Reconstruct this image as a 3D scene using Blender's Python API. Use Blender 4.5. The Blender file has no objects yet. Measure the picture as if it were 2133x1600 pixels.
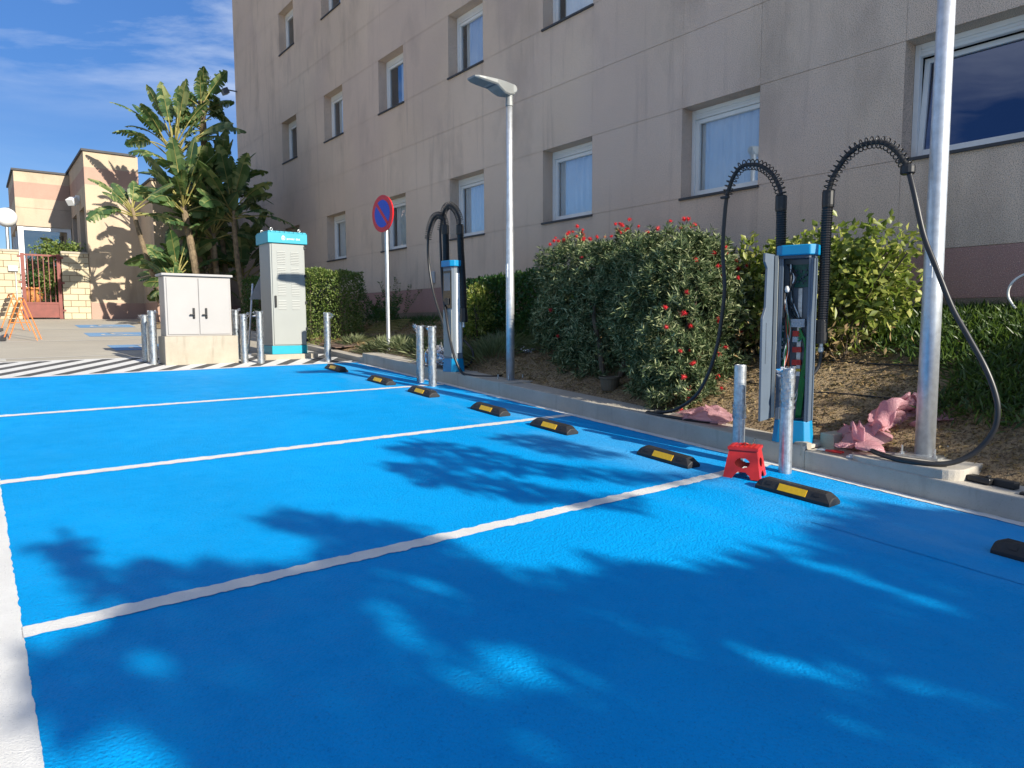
import bpy, math, random
import numpy as np
from mathutils import Vector, Matrix
C = bpy.context.scene
COL = C.collection
PI = math.pi
RAD = math.radians

# ------------------------------------------------------------------ camera
cam_d = bpy.data.cameras.new('camera'); cam = bpy.data.objects.new('camera', cam_d); COL.objects.link(cam)
cam_d.sensor_width = 36.0; cam_d.lens = 36.0*1460.0/2133.0
cam_d.clip_start = 0.05; cam_d.clip_end = 3000
_r = Vector((0.79280844, -0.60945926, -0.00376723)); _d = Vector((-0.05671351, -0.06761801, -0.99609808)); _f = Vector((0.60682646, 0.78992861, -0.0881727))
cam.matrix_world = Matrix(((_r.x, -_d.x, -_f.x, 0.0), (_r.y, -_d.y, -_f.y, 0.0), (_r.z, -_d.z, -_f.z, 1.6), (0, 0, 0, 1)))
C.camera = cam

# ------------------------------------------------------------------ sky and sun
SUN_AZ, SUN_EL = RAD(9.0), RAD(24.0)
SUNV = Vector((math.sin(SUN_AZ)*math.cos(SUN_EL), -math.cos(SUN_AZ)*math.cos(SUN_EL), math.sin(SUN_EL)))
w = bpy.data.worlds.new('World'); C.world = w; w.use_nodes = True
nt = w.node_tree; nt.nodes.clear()
out = nt.nodes.new('ShaderNodeOutputWorld'); bg = nt.nodes.new('ShaderNodeBackground')
sky = nt.nodes.new('ShaderNodeTexSky'); sky.sky_type = 'NISHITA'; sky.sun_disc = False
sky.sun_elevation = SUN_EL; sky.sun_rotation = RAD(171.0)
sky.air_density = 1.0; sky.dust_density = 0.1; sky.ozone_density = 2.2
tc = nt.nodes.new('ShaderNodeTexCoord'); mp = nt.nodes.new('ShaderNodeMapping')
mp.inputs['Rotation'].default_value = (RAD(8), RAD(-14), RAD(-12)); mp.inputs['Scale'].default_value = (1.0, 1.2, 4.2)
ns = nt.nodes.new('ShaderNodeTexNoise'); ns.inputs['Scale'].default_value = 2.3; ns.inputs['Detail'].default_value = 9; ns.inputs['Roughness'].default_value = 0.6
ns.inputs['Distortion'].default_value = 0.5
rp = nt.nodes.new('ShaderNodeValToRGB'); rp.color_ramp.elements[0].position = 0.40; rp.color_ramp.elements[1].position = 0.70
mx = nt.nodes.new('ShaderNodeMix'); mx.data_type = 'RGBA'
mx.inputs[7].default_value = (6.6, 7.0, 7.6, 1)
mul = nt.nodes.new('ShaderNodeMath'); mul.operation = 'MULTIPLY'; mul.inputs[1].default_value = 0.75
nt.links.new(tc.outputs['Generated'], mp.inputs['Vector']); nt.links.new(mp.outputs[0], ns.inputs['Vector'])
nt.links.new(ns.outputs['Fac'], rp.inputs[0]); pass; nt.links.new(mul.outputs[0], mx.inputs[0])
tint = nt.nodes.new('ShaderNodeMix'); tint.data_type = 'RGBA'; tint.blend_type = 'MULTIPLY'; tint.inputs[0].default_value = 1.0; tint.inputs[7].default_value = (0.50, 0.71, 1.0, 1)
sz = nt.nodes.new('ShaderNodeSeparateXYZ'); nt.links.new(tc.outputs['Generated'], sz.inputs[0])
zr = nt.nodes.new('ShaderNodeValToRGB'); ze = zr.color_ramp.elements; ze[0].position = 0.0; ze[0].color = (0.42, 0.53, 0.68, 1); ze[1].position = 0.45; ze[1].color = (0.42, 0.67, 1.02, 1)
q_ = ze.new(0.22); q_.color = (0.30, 0.48, 0.74, 1); nt.links.new(sz.outputs['Z'], zr.inputs[0]); nt.links.new(zr.outputs[0], tint.inputs[7])
cr = nt.nodes.new('ShaderNodeValToRGB'); ce = cr.color_ramp.elements; ce[0].position = 0.235; ce[0].color = (0.12, 0.12, 0.12, 1); ce[1].position = 0.30; ce[1].color = (1, 1, 1, 1); nt.links.new(sz.outputs['Z'], cr.inputs[0])
nt.links.new(sky.outputs[0], tint.inputs[6]); nt.links.new(tint.outputs[2], mx.inputs[6]); nt.links.new(mx.outputs[2], bg.inputs['Color'])
mm_ = nt.nodes.new('ShaderNodeMath'); mm_.operation = 'MULTIPLY'; nt.links.new(rp.outputs[0], mm_.inputs[0]); nt.links.new(cr.outputs[0], mm_.inputs[1]); nt.links.new(mm_.outputs[0], mul.inputs[0])
bg.inputs['Strength'].default_value = 0.086
nt.links.new(bg.outputs[0], out.inputs[0])
sd = bpy.data.lights.new('sun', 'SUN'); sd.energy = 4.6; sd.angle = RAD(0.5); sd.color = (1.0, 0.93, 0.80)
so = bpy.data.objects.new('sun', sd); COL.objects.link(so); so.location = (8, -30, 40)
so.rotation_euler = SUNV.to_track_quat('Z', 'Y').to_euler()
C.view_settings.view_transform = 'Standard'; C.view_settings.look = 'None'; C.view_settings.exposure = 0.80; C.view_settings.gamma = 1.0
C.view_settings.use_curve_mapping = False

# ------------------------------------------------------------------ materials
MATS = {}
def lin(c): return tuple((x/12.92 if x <= 0.04045 else ((x+0.055)/1.055)**2.4) for x in c)
def newmat(name):
    m = bpy.data.materials.new(name); m.use_nodes = True
    nt = m.node_tree; nt.nodes.clear()
    o = nt.nodes.new('ShaderNodeOutputMaterial'); b = nt.nodes.new('ShaderNodeBsdfPrincipled')
    nt.links.new(b.outputs[0], o.inputs[0]); MATS[name] = m
    return m, nt, b, o
def nd(nt, t, **kw):
    n = nt.nodes.new(t)
    for k, v in kw.items():
        if k in ('operation', 'data_type', 'blend_type', 'feature', 'interpolation_type', 'clamp', 'noise_dimensions', 'distance'): setattr(n, k, v)
        else: n.inputs[k].default_value = v
    return n
def coords(nt, kind='Object', scale=(1, 1, 1)):
    if kind == 'Position':
        g = nt.nodes.new('ShaderNodeNewGeometry'); src = g.outputs['Position']
    else:
        t = nt.nodes.new('ShaderNodeTexCoord'); src = t.outputs[kind]
    if scale == (1, 1, 1): return src
    m = nt.nodes.new('ShaderNodeMapping'); m.inputs['Scale'].default_value = scale
    nt.links.new(src, m.inputs['Vector']); return m.outputs[0]
def noise(nt, vec, scale, detail=4, rough=0.6):
    n = nd(nt, 'ShaderNodeTexNoise', Scale=scale, Detail=detail, Roughness=rough); nt.links.new(vec, n.inputs['Vector']); return n.outputs['Fac']
def ramp(nt, fac, stops):
    r = nt.nodes.new('ShaderNodeValToRGB'); e = r.color_ramp.elements
    while len(e) < len(stops): e.new(0.5)
    for q, (p, c) in zip(e, stops):
        q.position = p; q.color = (c[0], c[1], c[2], 1) if isinstance(c, tuple) else (c, c, c, 1)
    nt.links.new(fac, r.inputs[0]); return r.outputs[0]
def mixc(nt, fac, a, b, blend='MIX'):
    m = nt.nodes.new('ShaderNodeMix'); m.data_type = 'RGBA'; m.blend_type = blend
    for s, v in ((0, fac), (6, a), (7, b)):
        if hasattr(v, 'is_output'): nt.links.new(v, m.inputs[s])
        elif s == 0: m.inputs[0].default_value = v
        else: m.inputs[s].default_value = (v[0], v[1], v[2], 1)
    return m.outputs[2]
def mth(nt, op, a, b=None, c=None):
    m = nt.nodes.new('ShaderNodeMath'); m.operation = op
    for i, v in enumerate((a, b, c)):
        if v is None: continue
        if hasattr(v, 'is_output'): nt.links.new(v, m.inputs[i])
        else: m.inputs[i].default_value = v
    return m.outputs[0]
def bump(nt, b, h, strength=0.3, dist=0.01):
    n = nt.nodes.new('ShaderNodeBump'); n.inputs['Strength'].default_value = strength; n.inputs['Distance'].default_value = dist
    nt.links.new(h, n.inputs['Height']); nt.links.new(n.outputs[0], b.inputs['Normal'])

def simple(name, col, rough=0.5, metal=0.0, var=0.12, vscale=6.0, bmp=0.0, bscale=60.0, coat=0.0, spec=0.5):
    m, nt, b, o = newmat(name)
    v = coords(nt, 'Object')
    n = noise(nt, v, vscale, 5)
    f = ramp(nt, n, [(0.3, 0.0), (0.7, 1.0)])
    lo = tuple(c*(1-var) for c in col); hi = tuple(min(1, c*(1+var)) for c in col)
    nt.links.new(mixc(nt, f, lo, hi), b.inputs['Base Color'])
    b.inputs['Roughness'].default_value = rough; b.inputs['Metallic'].default_value = metal
    b.inputs['Specular IOR Level'].default_value = spec
    if coat: b.inputs['Coat Weight'].default_value = coat
    if bmp: bump(nt, b, noise(nt, v, bscale, 3), bmp, 0.005)
    return m

def leafmat(name, cols, trans=0.35, rough=0.45, spec=0.4, vscale=0.8):
    m, nt, b, o = newmat(name)
    g = nt.nodes.new('ShaderNodeNewGeometry')
    n = noise(nt, coords(nt, 'Object'), vscale, 3)
    f = mth(nt, 'ADD', mth(nt, 'MULTIPLY', g.outputs['Random Per Island'], 0.7), mth(nt, 'MULTIPLY', n, 0.4))
    k = len(cols)
    c = ramp(nt, f, [(0.12+0.8*i/(k-1), cols[i]) for i in range(k)])
    nt.links.new(c, b.inputs['Base Color']); b.inputs['Roughness'].default_value = rough; b.inputs['Specular IOR Level'].default_value = spec
    t = nt.nodes.new('ShaderNodeBsdfTranslucent'); nt.links.new(mixc(nt, 0.5, c, (0.25, 0.4, 0.05), 'MIX'), t.inputs[0])
    mm = nt.nodes.new('ShaderNodeMixShader'); mm.inputs[0].default_value = trans
    nt.links.new(b.outputs[0], mm.inputs[1]); nt.links.new(t.outputs[0], mm.inputs[2]); nt.links.new(mm.outputs[0], o.inputs[0])
    return m

# painted blue surface: thick textured paint over asphalt grain
m, nt, b, o = newmat('blue_paint')
v = coords(nt, 'Object')
n1 = noise(nt, v, 0.55, 4); n2 = noise(nt, v, 85, 4, 0.75); n3 = noise(nt, v, 5.0, 5, 0.65)
st = noise(nt, coords(nt, 'Object', (1.2, 5, 1)), 1.3, 6, 0.65)
c = mixc(nt, ramp(nt, n1, [(0.35, 0.0), (0.68, 1.0)]), (0.0, 0.305, 0.71), (0.0, 0.355, 0.82))
c = mixc(nt, mth(nt, 'MULTIPLY', ramp(nt, st, [(0.56, 0.0), (0.8, 1.0)]), 0.30), c, (0.02, 0.37, 0.70))
c = mixc(nt, mth(nt, 'MULTIPLY', ramp(nt, n3, [(0.56, 0.0), (0.72, 1.0)]), 0.13), c, (0.0, 0.16, 0.50))
c = mixc(nt, mth(nt, 'MULTIPLY', ramp(nt, n2, [(0.28, 1.0), (0.45, 0.0)]), 0.5), c, (0.0, 0.09, 0.34))
sx_ = nt.nodes.new('ShaderNodeSeparateXYZ'); nt.links.new(v, sx_.inputs[0])
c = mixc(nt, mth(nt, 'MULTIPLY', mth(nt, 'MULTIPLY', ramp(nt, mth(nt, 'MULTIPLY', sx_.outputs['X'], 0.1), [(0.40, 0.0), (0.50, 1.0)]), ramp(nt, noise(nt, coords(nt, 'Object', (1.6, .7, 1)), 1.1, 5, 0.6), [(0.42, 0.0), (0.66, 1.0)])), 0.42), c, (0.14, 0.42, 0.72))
c = mixc(nt, mth(nt, 'MULTIPLY', ramp(nt, noise(nt, v, 17, 6, 0.75), [(0.66, 0.0), (0.74, 1.0)]), 0.5), c, (0.01, 0.15, 0.42))
nt.links.new(c, b.inputs['Base Color']); b.inputs['Specular IOR Level'].default_value = 0.07
nt.links.new(ramp(nt, n3, [(0.3, 0.50), (0.7, 0.7)]), b.inputs['Roughness'])
vor = nd(nt, 'ShaderNodeTexVoronoi', Scale=62.0); nt.links.new(v, vor.inputs['Vector'])
hh = mth(nt, 'ADD', mth(nt, 'MULTIPLY', n2, 0.9), mth(nt, 'ADD', mth(nt, 'MULTIPLY', vor.outputs['Distance'], -0.5), mth(nt, 'MULTIPLY', noise(nt, v, 28, 3), 0.8)))
bump(nt, b, hh, 0.75, 0.011)
# white road paint
m, nt, b, o = newmat('white_paint')
v = coords(nt, 'Object'); n1 = noise(nt, v, 3.5, 6, 0.7); n2 = noise(nt, v, 130, 3, 0.7)
c = mixc(nt, ramp(nt, n1, [(0.3, 0.0), (0.75, 1.0)]), (0.80, 0.79, 0.76), (0.66, 0.65, 0.62))
c = mixc(nt, ramp(nt, n2, [(0.25, 1.0), (0.36, 0.0)]), c, (0.3, 0.33, 0.38))
nt.links.new(c, b.inputs['Base Color']); b.inputs['Roughness'].default_value = 0.6
bump(nt, b, n2, 0.7, 0.01)
def asphalt(name, ca, cb, spot):
    m, nt, b, o = newmat(name)
    v = coords(nt, 'Object'); n1 = noise(nt, v, 0.35, 6, 0.65); n2 = noise(nt, v, 120, 2, 0.7); n3 = noise(nt, coords(nt, 'Object', (0.5, 3, 1)), 1.1, 5)
    c = mixc(nt, ramp(nt, n1, [(0.35, 0.0), (0.7, 1.0)]), ca, cb)
    c = mixc(nt, mth(nt, 'MULTIPLY', ramp(nt, n3, [(0.5, 0.0), (0.75, 1.0)]), 0.35), c, spot)
    c = mixc(nt, mth(nt, 'MULTIPLY', ramp(nt, n2, [(0.3, 1.0), (0.5, 0.0)]), 0.4), c, tuple(x*0.5 for x in ca))
    nt.links.new(c, b.inputs['Base Color']); b.inputs['Roughness'].default_value = 0.9
    bump(nt, b, n2, 0.5, 0.008)
asphalt('asphalt', (0.40, 0.36, 0.295), (0.48, 0.44, 0.36), (0.34, 0.31, 0.27))
asphalt('dark_asphalt', (0.07, 0.07, 0.072), (0.10, 0.098, 0.098), (0.05, 0.05, 0.052))
asphalt('faded_blue', (0.12, 0.27, 0.48), (0.20, 0.35, 0.55), (0.30, 0.34, 0.40))
asphalt('faded_white', (0.62, 0.60, 0.55), (0.52, 0.50, 0.45), (0.4, 0.38, 0.34))
# concrete
def concrete(name, ca, cb, stain):
    m, nt, b, o = newmat(name)
    v = coords(nt, 'Object'); n1 = noise(nt, v, 2.2, 7, 0.65); n2 = noise(nt, v, 70, 4, 0.7); n3 = noise(nt, coords(nt, 'Object', (6, 6, 0.9)), 1.5, 6, 0.6)
    c = mixc(nt, ramp(nt, n1, [(0.3, 0.0), (0.7, 1.0)]), ca, cb)
    c = mixc(nt, mth(nt, 'MULTIPLY', ramp(nt, n3, [(0.55, 0.0), (0.75, 1.0)]), 0.55), c, stain)
    c = mixc(nt, mth(nt, 'MULTIPLY', ramp(nt, n2, [(0.3, 1.0), (0.42, 0.0)]), 0.35), c, tuple(x*0.45 for x in ca))
    nt.links.new(c, b.inputs['Base Color']); b.inputs['Roughness'].default_value = 0.88
    bump(nt, b, mth(nt, 'ADD', n2, n1), 0.45, 0.008)
concrete('concrete', (0.38, 0.345, 0.29), (0.48, 0.44, 0.375), (0.27, 0.245, 0.205))
concrete('base_concrete', (0.34, 0.30, 0.235), (0.43, 0.385, 0.31), (0.24, 0.205, 0.155))
# soil with straw and mulch
m, nt, b, o = newmat('soil')
v = coords(nt, 'Object'); n1 = noise(nt, v, 1.3, 6, 0.65); n2 = noise(nt, v, 38, 5, 0.75); n3 = noise(nt, coords(nt, 'Object', (14, 70, 30)), 1.0, 4, 0.7)
c = mixc(nt, ramp(nt, n1, [(0.35, 0.0), (0.65, 1.0)]), (0.33, 0.23, 0.135), (0.50, 0.37, 0.21))
c = mixc(nt, ramp(nt, n2, [(0.38, 1.0), (0.54, 0.0)]), c, (0.10, 0.065, 0.04))
c = mixc(nt, mth(nt, 'MULTIPLY', ramp(nt, n3, [(0.56, 0.0), (0.66, 1.0)]), 0.7), c, (0.52, 0.39, 0.21))
nt.links.new(c, b.inputs['Base Color']); b.inputs['Roughness'].default_value = 0.95
bump(nt, b, mth(nt, 'ADD', n2, n3), 1.0, 0.03)
# rendered facade panels, with plinth band by height
def facade_mat(name, base, bandc, zb0, zb1, extra=None, found=None, spec_dark=0.55):
    m, nt, b, o = newmat(name)
    v = coords(nt, 'Object'); pos = coords(nt, 'Position')
    sep = nt.nodes.new('ShaderNodeSeparateXYZ'); nt.links.new(pos, sep.inputs[0]); z = sep.outputs['Z']
    g = nt.nodes.new('ShaderNodeNewGeometry')
    n0 = noise(nt, v, 0.28, 5, 0.6); n1 = noise(nt, coords(nt, 'Object', (1, 1, 0.45)), 0.75, 6, 0.6); n2 = noise(nt, v, 95, 1, 0.8); n4 = noise(nt, coords(nt, 'Object', (1, 4, 0.25)), 1.3, 5, 0.6)
    hi = tuple(min(1, x*1.10) for x in base); lo = tuple(x*0.87 for x in base)
    c = mixc(nt, ramp(nt, n0, [(0.32, 0.0), (0.68, 1.0)]), lo, hi)
    c = mixc(nt, mth(nt, 'MULTIPLY', ramp(nt, g.outputs['Random Per Island'], [(0.0, 0.0), (1.0, 1.0)]), 0.22), c, tuple(x*y for x, y in zip(base, (0.95, 0.88, 0.84))))
    c = mixc(nt, mth(nt, 'MULTIPLY', ramp(nt, n1, [(0.52, 0.0), (0.70, 1.0)]), 0.62), c, tuple(x*y for x, y in zip(base, (0.50, 0.49, 0.51))))
    c = mixc(nt, mth(nt, 'MULTIPLY', ramp(nt, n4, [(0.56, 0.0), (0.74, 1.0)]), 0.50), c, tuple(x*y for x, y in zip(base, (0.50, 0.48, 0.50))))
    n5 = noise(nt, coords(nt, 'Object', (1, 1, 0.8)), 0.22, 3); c = mixc(nt, mth(nt, 'MULTIPLY', ramp(nt, n5, [(0.5, 0.0), (0.62, 1.0)]), 0.35), c, tuple(x*y for x, y in zip(base, (0.80, 0.78, 0.90))))
    def band(z0, z1):
        return mth(nt, 'MULTIPLY', mth(nt, 'GREATER_THAN', z, z0), mth(nt, 'LESS_THAN', z, z1))
    bc = mixc(nt, ramp(nt, n1, [(0.35, 0.0), (0.7, 1.0)]), bandc, tuple(x*0.8 for x in bandc))
    c = mixc(nt, band(zb0, zb1), c, bc)
    if extra: c = mixc(nt, band(*extra), c, bc)
    if found: c = mixc(nt, mth(nt, 'LESS_THAN', z, zb0), c, found)
    c = mixc(nt, mth(nt, 'MULTIPLY', ramp(nt, n2, [(0.37, 1.0), (0.49, 0.0)]), spec_dark), c, tuple(x*0.33 for x in base))
    c = mixc(nt, mth(nt, 'MULTIPLY', ramp(nt, n2, [(0.60, 0.0), (0.68, 1.0)]), 0.35), c, tuple(min(1, x*1.35) for x in base))
    nt.links.new(c, b.inputs['Base Color']); b.inputs['Roughness'].default_value = 0.92; b.inputs['Specular IOR Level'].default_value = 0.25
    bump(nt, b, n2, 0.6, 0.008)
facade_mat('facade', (0.745, 0.585, 0.455), (0.47, 0.265, 0.235), 1.85, 2.43, None, (0.20, 0.16, 0.12), 0.75)
facade_mat('joint', (0.56, 0.43, 0.32), (0.3, 0.17, 0.15), 1.85, 2.43)
facade_mat('side_render', (0.52, 0.42, 0.305), (0.44, 0.29, 0.23), -1.0, 2.30, (6.22, 6.79), None, 0.2)
# block wall
m, nt, b, o = newmat('yellow_block')
v = coords(nt, 'Object')
mpn = nt.nodes.new('ShaderNodeMapping'); mpn.inputs['Rotation'].default_value = (RAD(-90), 0, 0); nt.links.new(v, mpn.inputs['Vector'])
br = nd(nt, 'ShaderNodeTexBrick'); br.inputs['Scale'].default_value = 1.0; br.inputs['Brick Width'].default_value = 0.42; br.inputs['Row Height'].default_value = 0.205; br.inputs['Mortar Size'].default_value = 0.009
br.inputs['Color1'].default_value = (0.50, 0.44, 0.31, 1); br.inputs['Color2'].default_value = (0.44, 0.385, 0.265, 1); br.inputs['Mortar'].default_value = (0.16, 0.11, 0.06, 1)
nt.links.new(mpn.outputs[0], br.inputs['Vector'])
n2 = noise(nt, v, 25, 5)
c = mixc(nt, mth(nt, 'MULTIPLY', ramp(nt, n2, [(0.3, 1.0), (0.5, 0.0)]), 0.25), br.outputs['Color'], (0.36, 0.27, 0.14))
nt.links.new(c, b.inputs['Base Color']); b.inputs['Roughness'].default_value = 0.9
bump(nt, b, mth(nt, 'ADD', mth(nt, 'MULTIPLY', br.outputs['Fac'], -2.0), n2), 0.6, 0.01)

simple('slate', (0.05, 0.05, 0.055), 0.7)
simple('window_white', (0.78, 0.78, 0.76), 0.4, var=0.03)
simple('curtain', (0.88, 0.89, 0.89), 0.9, var=0.06, vscale=2)
simple('room_dark', (0.03, 0.03, 0.035), 0.9)
def glassmat(name, base_refl, tint, gloss=(0.85, 0.92, 1.0)):
    m, nt, b, o = newmat(name); nt.nodes.remove(b)
    t = nt.nodes.new('ShaderNodeBsdfTransparent'); t.inputs[0].default_value = (*tint, 1)
    g = nt.nodes.new('ShaderNodeBsdfGlossy'); g.inputs['Roughness'].default_value = 0.015; g.inputs[0].default_value = (*gloss, 1)
    n = noise(nt, coords(nt, 'Object'), 1.2, 2); bp = nt.nodes.new('ShaderNodeBump'); bp.inputs['Strength'].default_value = 0.05; bp.inputs['Distance'].default_value = 0.03
    nt.links.new(n, bp.inputs['Height']); nt.links.new(bp.outputs[0], g.inputs['Normal'])
    fr = nd(nt, 'ShaderNodeFresnel', IOR=1.5)
    f = mth(nt, 'MINIMUM', mth(nt, 'ADD', fr.outputs[0], base_refl), 1.0)
    mm = nt.nodes.new('ShaderNodeMixShader'); nt.links.new(f, mm.inputs[0]); nt.links.new(t.outputs[0], mm.inputs[1]); nt.links.new(g.outputs[0], mm.inputs[2]); nt.links.new(mm.outputs[0], o.inputs[0])
glassmat('window_glass', 0.20, (0.92, 0.96, 0.98))
glassmat('dark_glass', 0.18, (0.35, 0.42, 0.55), (0.55, 0.62, 0.85))
glassmat('clear_wrap', 0.10, (0.92, 0.94, 0.96), (0.95, 0.96, 1.0))
m = MATS['clear_wrap']; nt = m.node_tree; o = [q for q in nt.nodes if q.type == 'OUTPUT_MATERIAL'][0]; src = o.inputs[0].links[0].from_socket
df = nt.nodes.new('ShaderNodeBsdfDiffuse'); df.inputs[0].default_value = (0.75, 0.76, 0.78, 1); mw = nt.nodes.new('ShaderNodeMixShader')
nt.links.new(mth(nt, 'MULTIPLY', ramp(nt, noise(nt, coords(nt, 'Object'), 22, 4), [(0.42, 0.0), (0.70, 1.0)]), 0.20), mw.inputs[0]); nt.links.new(src, mw.inputs[1]); nt.links.new(df.outputs[0], mw.inputs[2]); nt.links.new(mw.outputs[0], o.inputs[0])
simple('galvanised', (0.55, 0.57, 0.58), 0.38, 0.85, var=0.25, vscale=25, bmp=0.08, bscale=40)
simple('pole_metal', (0.62, 0.64, 0.66), 0.42, 0.7, var=0.16, vscale=14, bmp=0.06, bscale=30)
simple('lamp_grey', (0.24, 0.25, 0.25), 0.45, 0.2, var=0.05)
simple('lamp_glass', (0.10, 0.14, 0.18), 0.1, 0.0)
simple('cabinet_white', (0.335, 0.32, 0.31), 0.45, var=0.03, vscale=2)
simple('power_grey', (0.275, 0.29, 0.278), 0.45, var=0.03, vscale=2)
simple('louvre_dark', (0.16, 0.165, 0.16), 0.6)
simple('cyan_paint', (0.0, 0.30, 0.40), 0.4, var=0.04)
simple('cap_blue', (0.0, 0.22, 0.44), 0.4, var=0.04)
simple('post_body', (0.17, 0.20, 0.23), 0.4, var=0.05)
simple('post_grey', (0.10, 0.13, 0.17), 0.4, 0.0, var=0.05)
simple('post_dark', (0.06, 0.08, 0.11), 0.5)
simple('rubber', (0.018, 0.018, 0.019), 0.6, var=0.3, vscale=9, bmp=0.25, bscale=50)
simple('black_plastic', (0.014, 0.014, 0.015), 0.35, var=0.2)
simple('cable_black', (0.022, 0.022, 0.023), 0.38, var=0.2)
simple('yellow_reflector', (0.80, 0.44, 0.01), 0.35, var=0.08, vscale=30)
simple('red_plastic', (0.50, 0.02, 0.018), 0.4, var=0.12, vscale=12)
simple('red_gate', (0.19, 0.045, 0.032), 0.55, var=0.2, vscale=5)
simple('sign_red', (0.62, 0.015, 0.02), 0.4, var=0.04)
simple('sign_blue', (0.012, 0.06, 0.46), 0.4, var=0.04)
simple('sign_back', (0.45, 0.46, 0.47), 0.5, 0.5)
simple('orange_paint', (0.72, 0.20, 0.04), 0.55, var=0.2, vscale=7)
simple('brown_boards', (0.20, 0.145, 0.09), 0.8, var=0.35, vscale=12)
simple('terracotta', (0.55, 0.22, 0.07), 0.8, var=0.2)
simple('plastic_pot', (0.11, 0.085, 0.055), 0.8, var=0.3)
simple('globe_white', (0.82, 0.82, 0.82), 0.25, var=0.02)
simple('pcb_green', (0.015, 0.13, 0.09), 0.4, var=0.5, vscale=60)
simple('terminal_grey', (0.45, 0.46, 0.47), 0.5, var=0.2, vscale=80)
simple('terminal_red', (0.55, 0.03, 0.015), 0.5, var=0.2, vscale=80)
simple('wire_green', (0.02, 0.20, 0.04), 0.4)
simple('wire_white', (0.7, 0.7, 0.68), 0.5)
simple('wire_yellow', (0.6, 0.42, 0.02), 0.5)
simple('wire_orange', (0.6, 0.10, 0.02), 0.5)
simple('screen_dark', (0.01, 0.012, 0.016), 0.15)
simple('trunk_brown', (0.21, 0.155, 0.095), 0.9, var=0.45, vscale=9, bmp=0.8, bscale=18)
simple('petiole', (0.25, 0.22, 0.065), 0.6, var=0.35, vscale=3)
simple('bark', (0.10, 0.075, 0.05), 0.9, var=0.4, vscale=12, bmp=0.6, bscale=30)
simple('plate_brown', (0.16, 0.10, 0.075), 0.85, var=0.3, vscale=5)
simple('flower_red', (0.50, 0.010, 0.016), 0.6, var=0.3, vscale=10)
# pink bubble wrap
m, nt, b, o = newmat('bubble_wrap')
v = coords(nt, 'Object'); vor = nd(nt, 'ShaderNodeTexVoronoi', Scale=85.0); nt.links.new(v, vor.inputs['Vector'])
b.inputs['Base Color'].default_value = (0.76, 0.44, 0.48, 1); b.inputs['Roughness'].default_value = 0.25
bump(nt, b, vor.outputs['Distance'], 0.8, 0.006)
tr = nt.nodes.new('ShaderNodeBsdfTransparent'); tr.inputs[0].default_value = (1.0, 0.80, 0.82, 1)
tl = nt.nodes.new('ShaderNodeBsdfTranslucent'); tl.inputs[0].default_value = (0.75, 0.36, 0.40, 1)
m1 = nt.nodes.new('ShaderNodeMixShader'); m1.inputs[0].default_value = 0.35; nt.links.new(b.outputs[0], m1.inputs[1]); nt.links.new(tl.outputs[0], m1.inputs[2])
m2 = nt.nodes.new('ShaderNodeMixShader'); m2.inputs[0].default_value = 0.30; nt.links.new(m1.outputs[0], m2.inputs[1]); nt.links.new(tr.outputs[0], m2.inputs[2]); nt.links.new(m2.outputs[0], o.inputs[0])
leafmat('bottlebrush_leaf', [(0.013, 0.030, 0.012), (0.045, 0.075, 0.03), (0.15, 0.19, 0.09), (0.42, 0.44, 0.24)], 0.10, 0.62, 0.15)
leafmat('yellow_leaf', [(0.06, 0.10, 0.015), (0.14, 0.18, 0.03), (0.28, 0.31, 0.06), (0.52, 0.50, 0.16)], 0.35, 0.4)
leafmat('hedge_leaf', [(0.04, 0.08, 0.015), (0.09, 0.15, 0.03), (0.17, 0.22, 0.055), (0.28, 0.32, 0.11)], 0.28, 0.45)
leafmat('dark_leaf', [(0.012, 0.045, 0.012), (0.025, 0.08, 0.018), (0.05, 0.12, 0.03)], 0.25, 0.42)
leafmat('banana_leaf', [(0.022, 0.062, 0.024), (0.045, 0.095, 0.035), (0.10, 0.155, 0.055), (0.30, 0.33, 0.14)], 0.22, 0.38)
leafmat('strap_leaf', [(0.022, 0.05, 0.012), (0.045, 0.09, 0.02), (0.11, 0.16, 0.045)], 0.3, 0.4)
leafmat('grey_leaf', [(0.10, 0.13, 0.06), (0.20, 0.23, 0.12), (0.34, 0.36, 0.21)], 0.3, 0.55)
leafmat('dry_leaf', [(0.12, 0.07, 0.03), (0.26, 0.17, 0.075), (0.40, 0.30, 0.15)], 0.15, 0.8)
leafmat('tree_leaf', [(0.03, 0.07, 0.015), (0.06, 0.12, 0.025), (0.09, 0.15, 0.035)], 0.10, 0.45)

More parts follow.
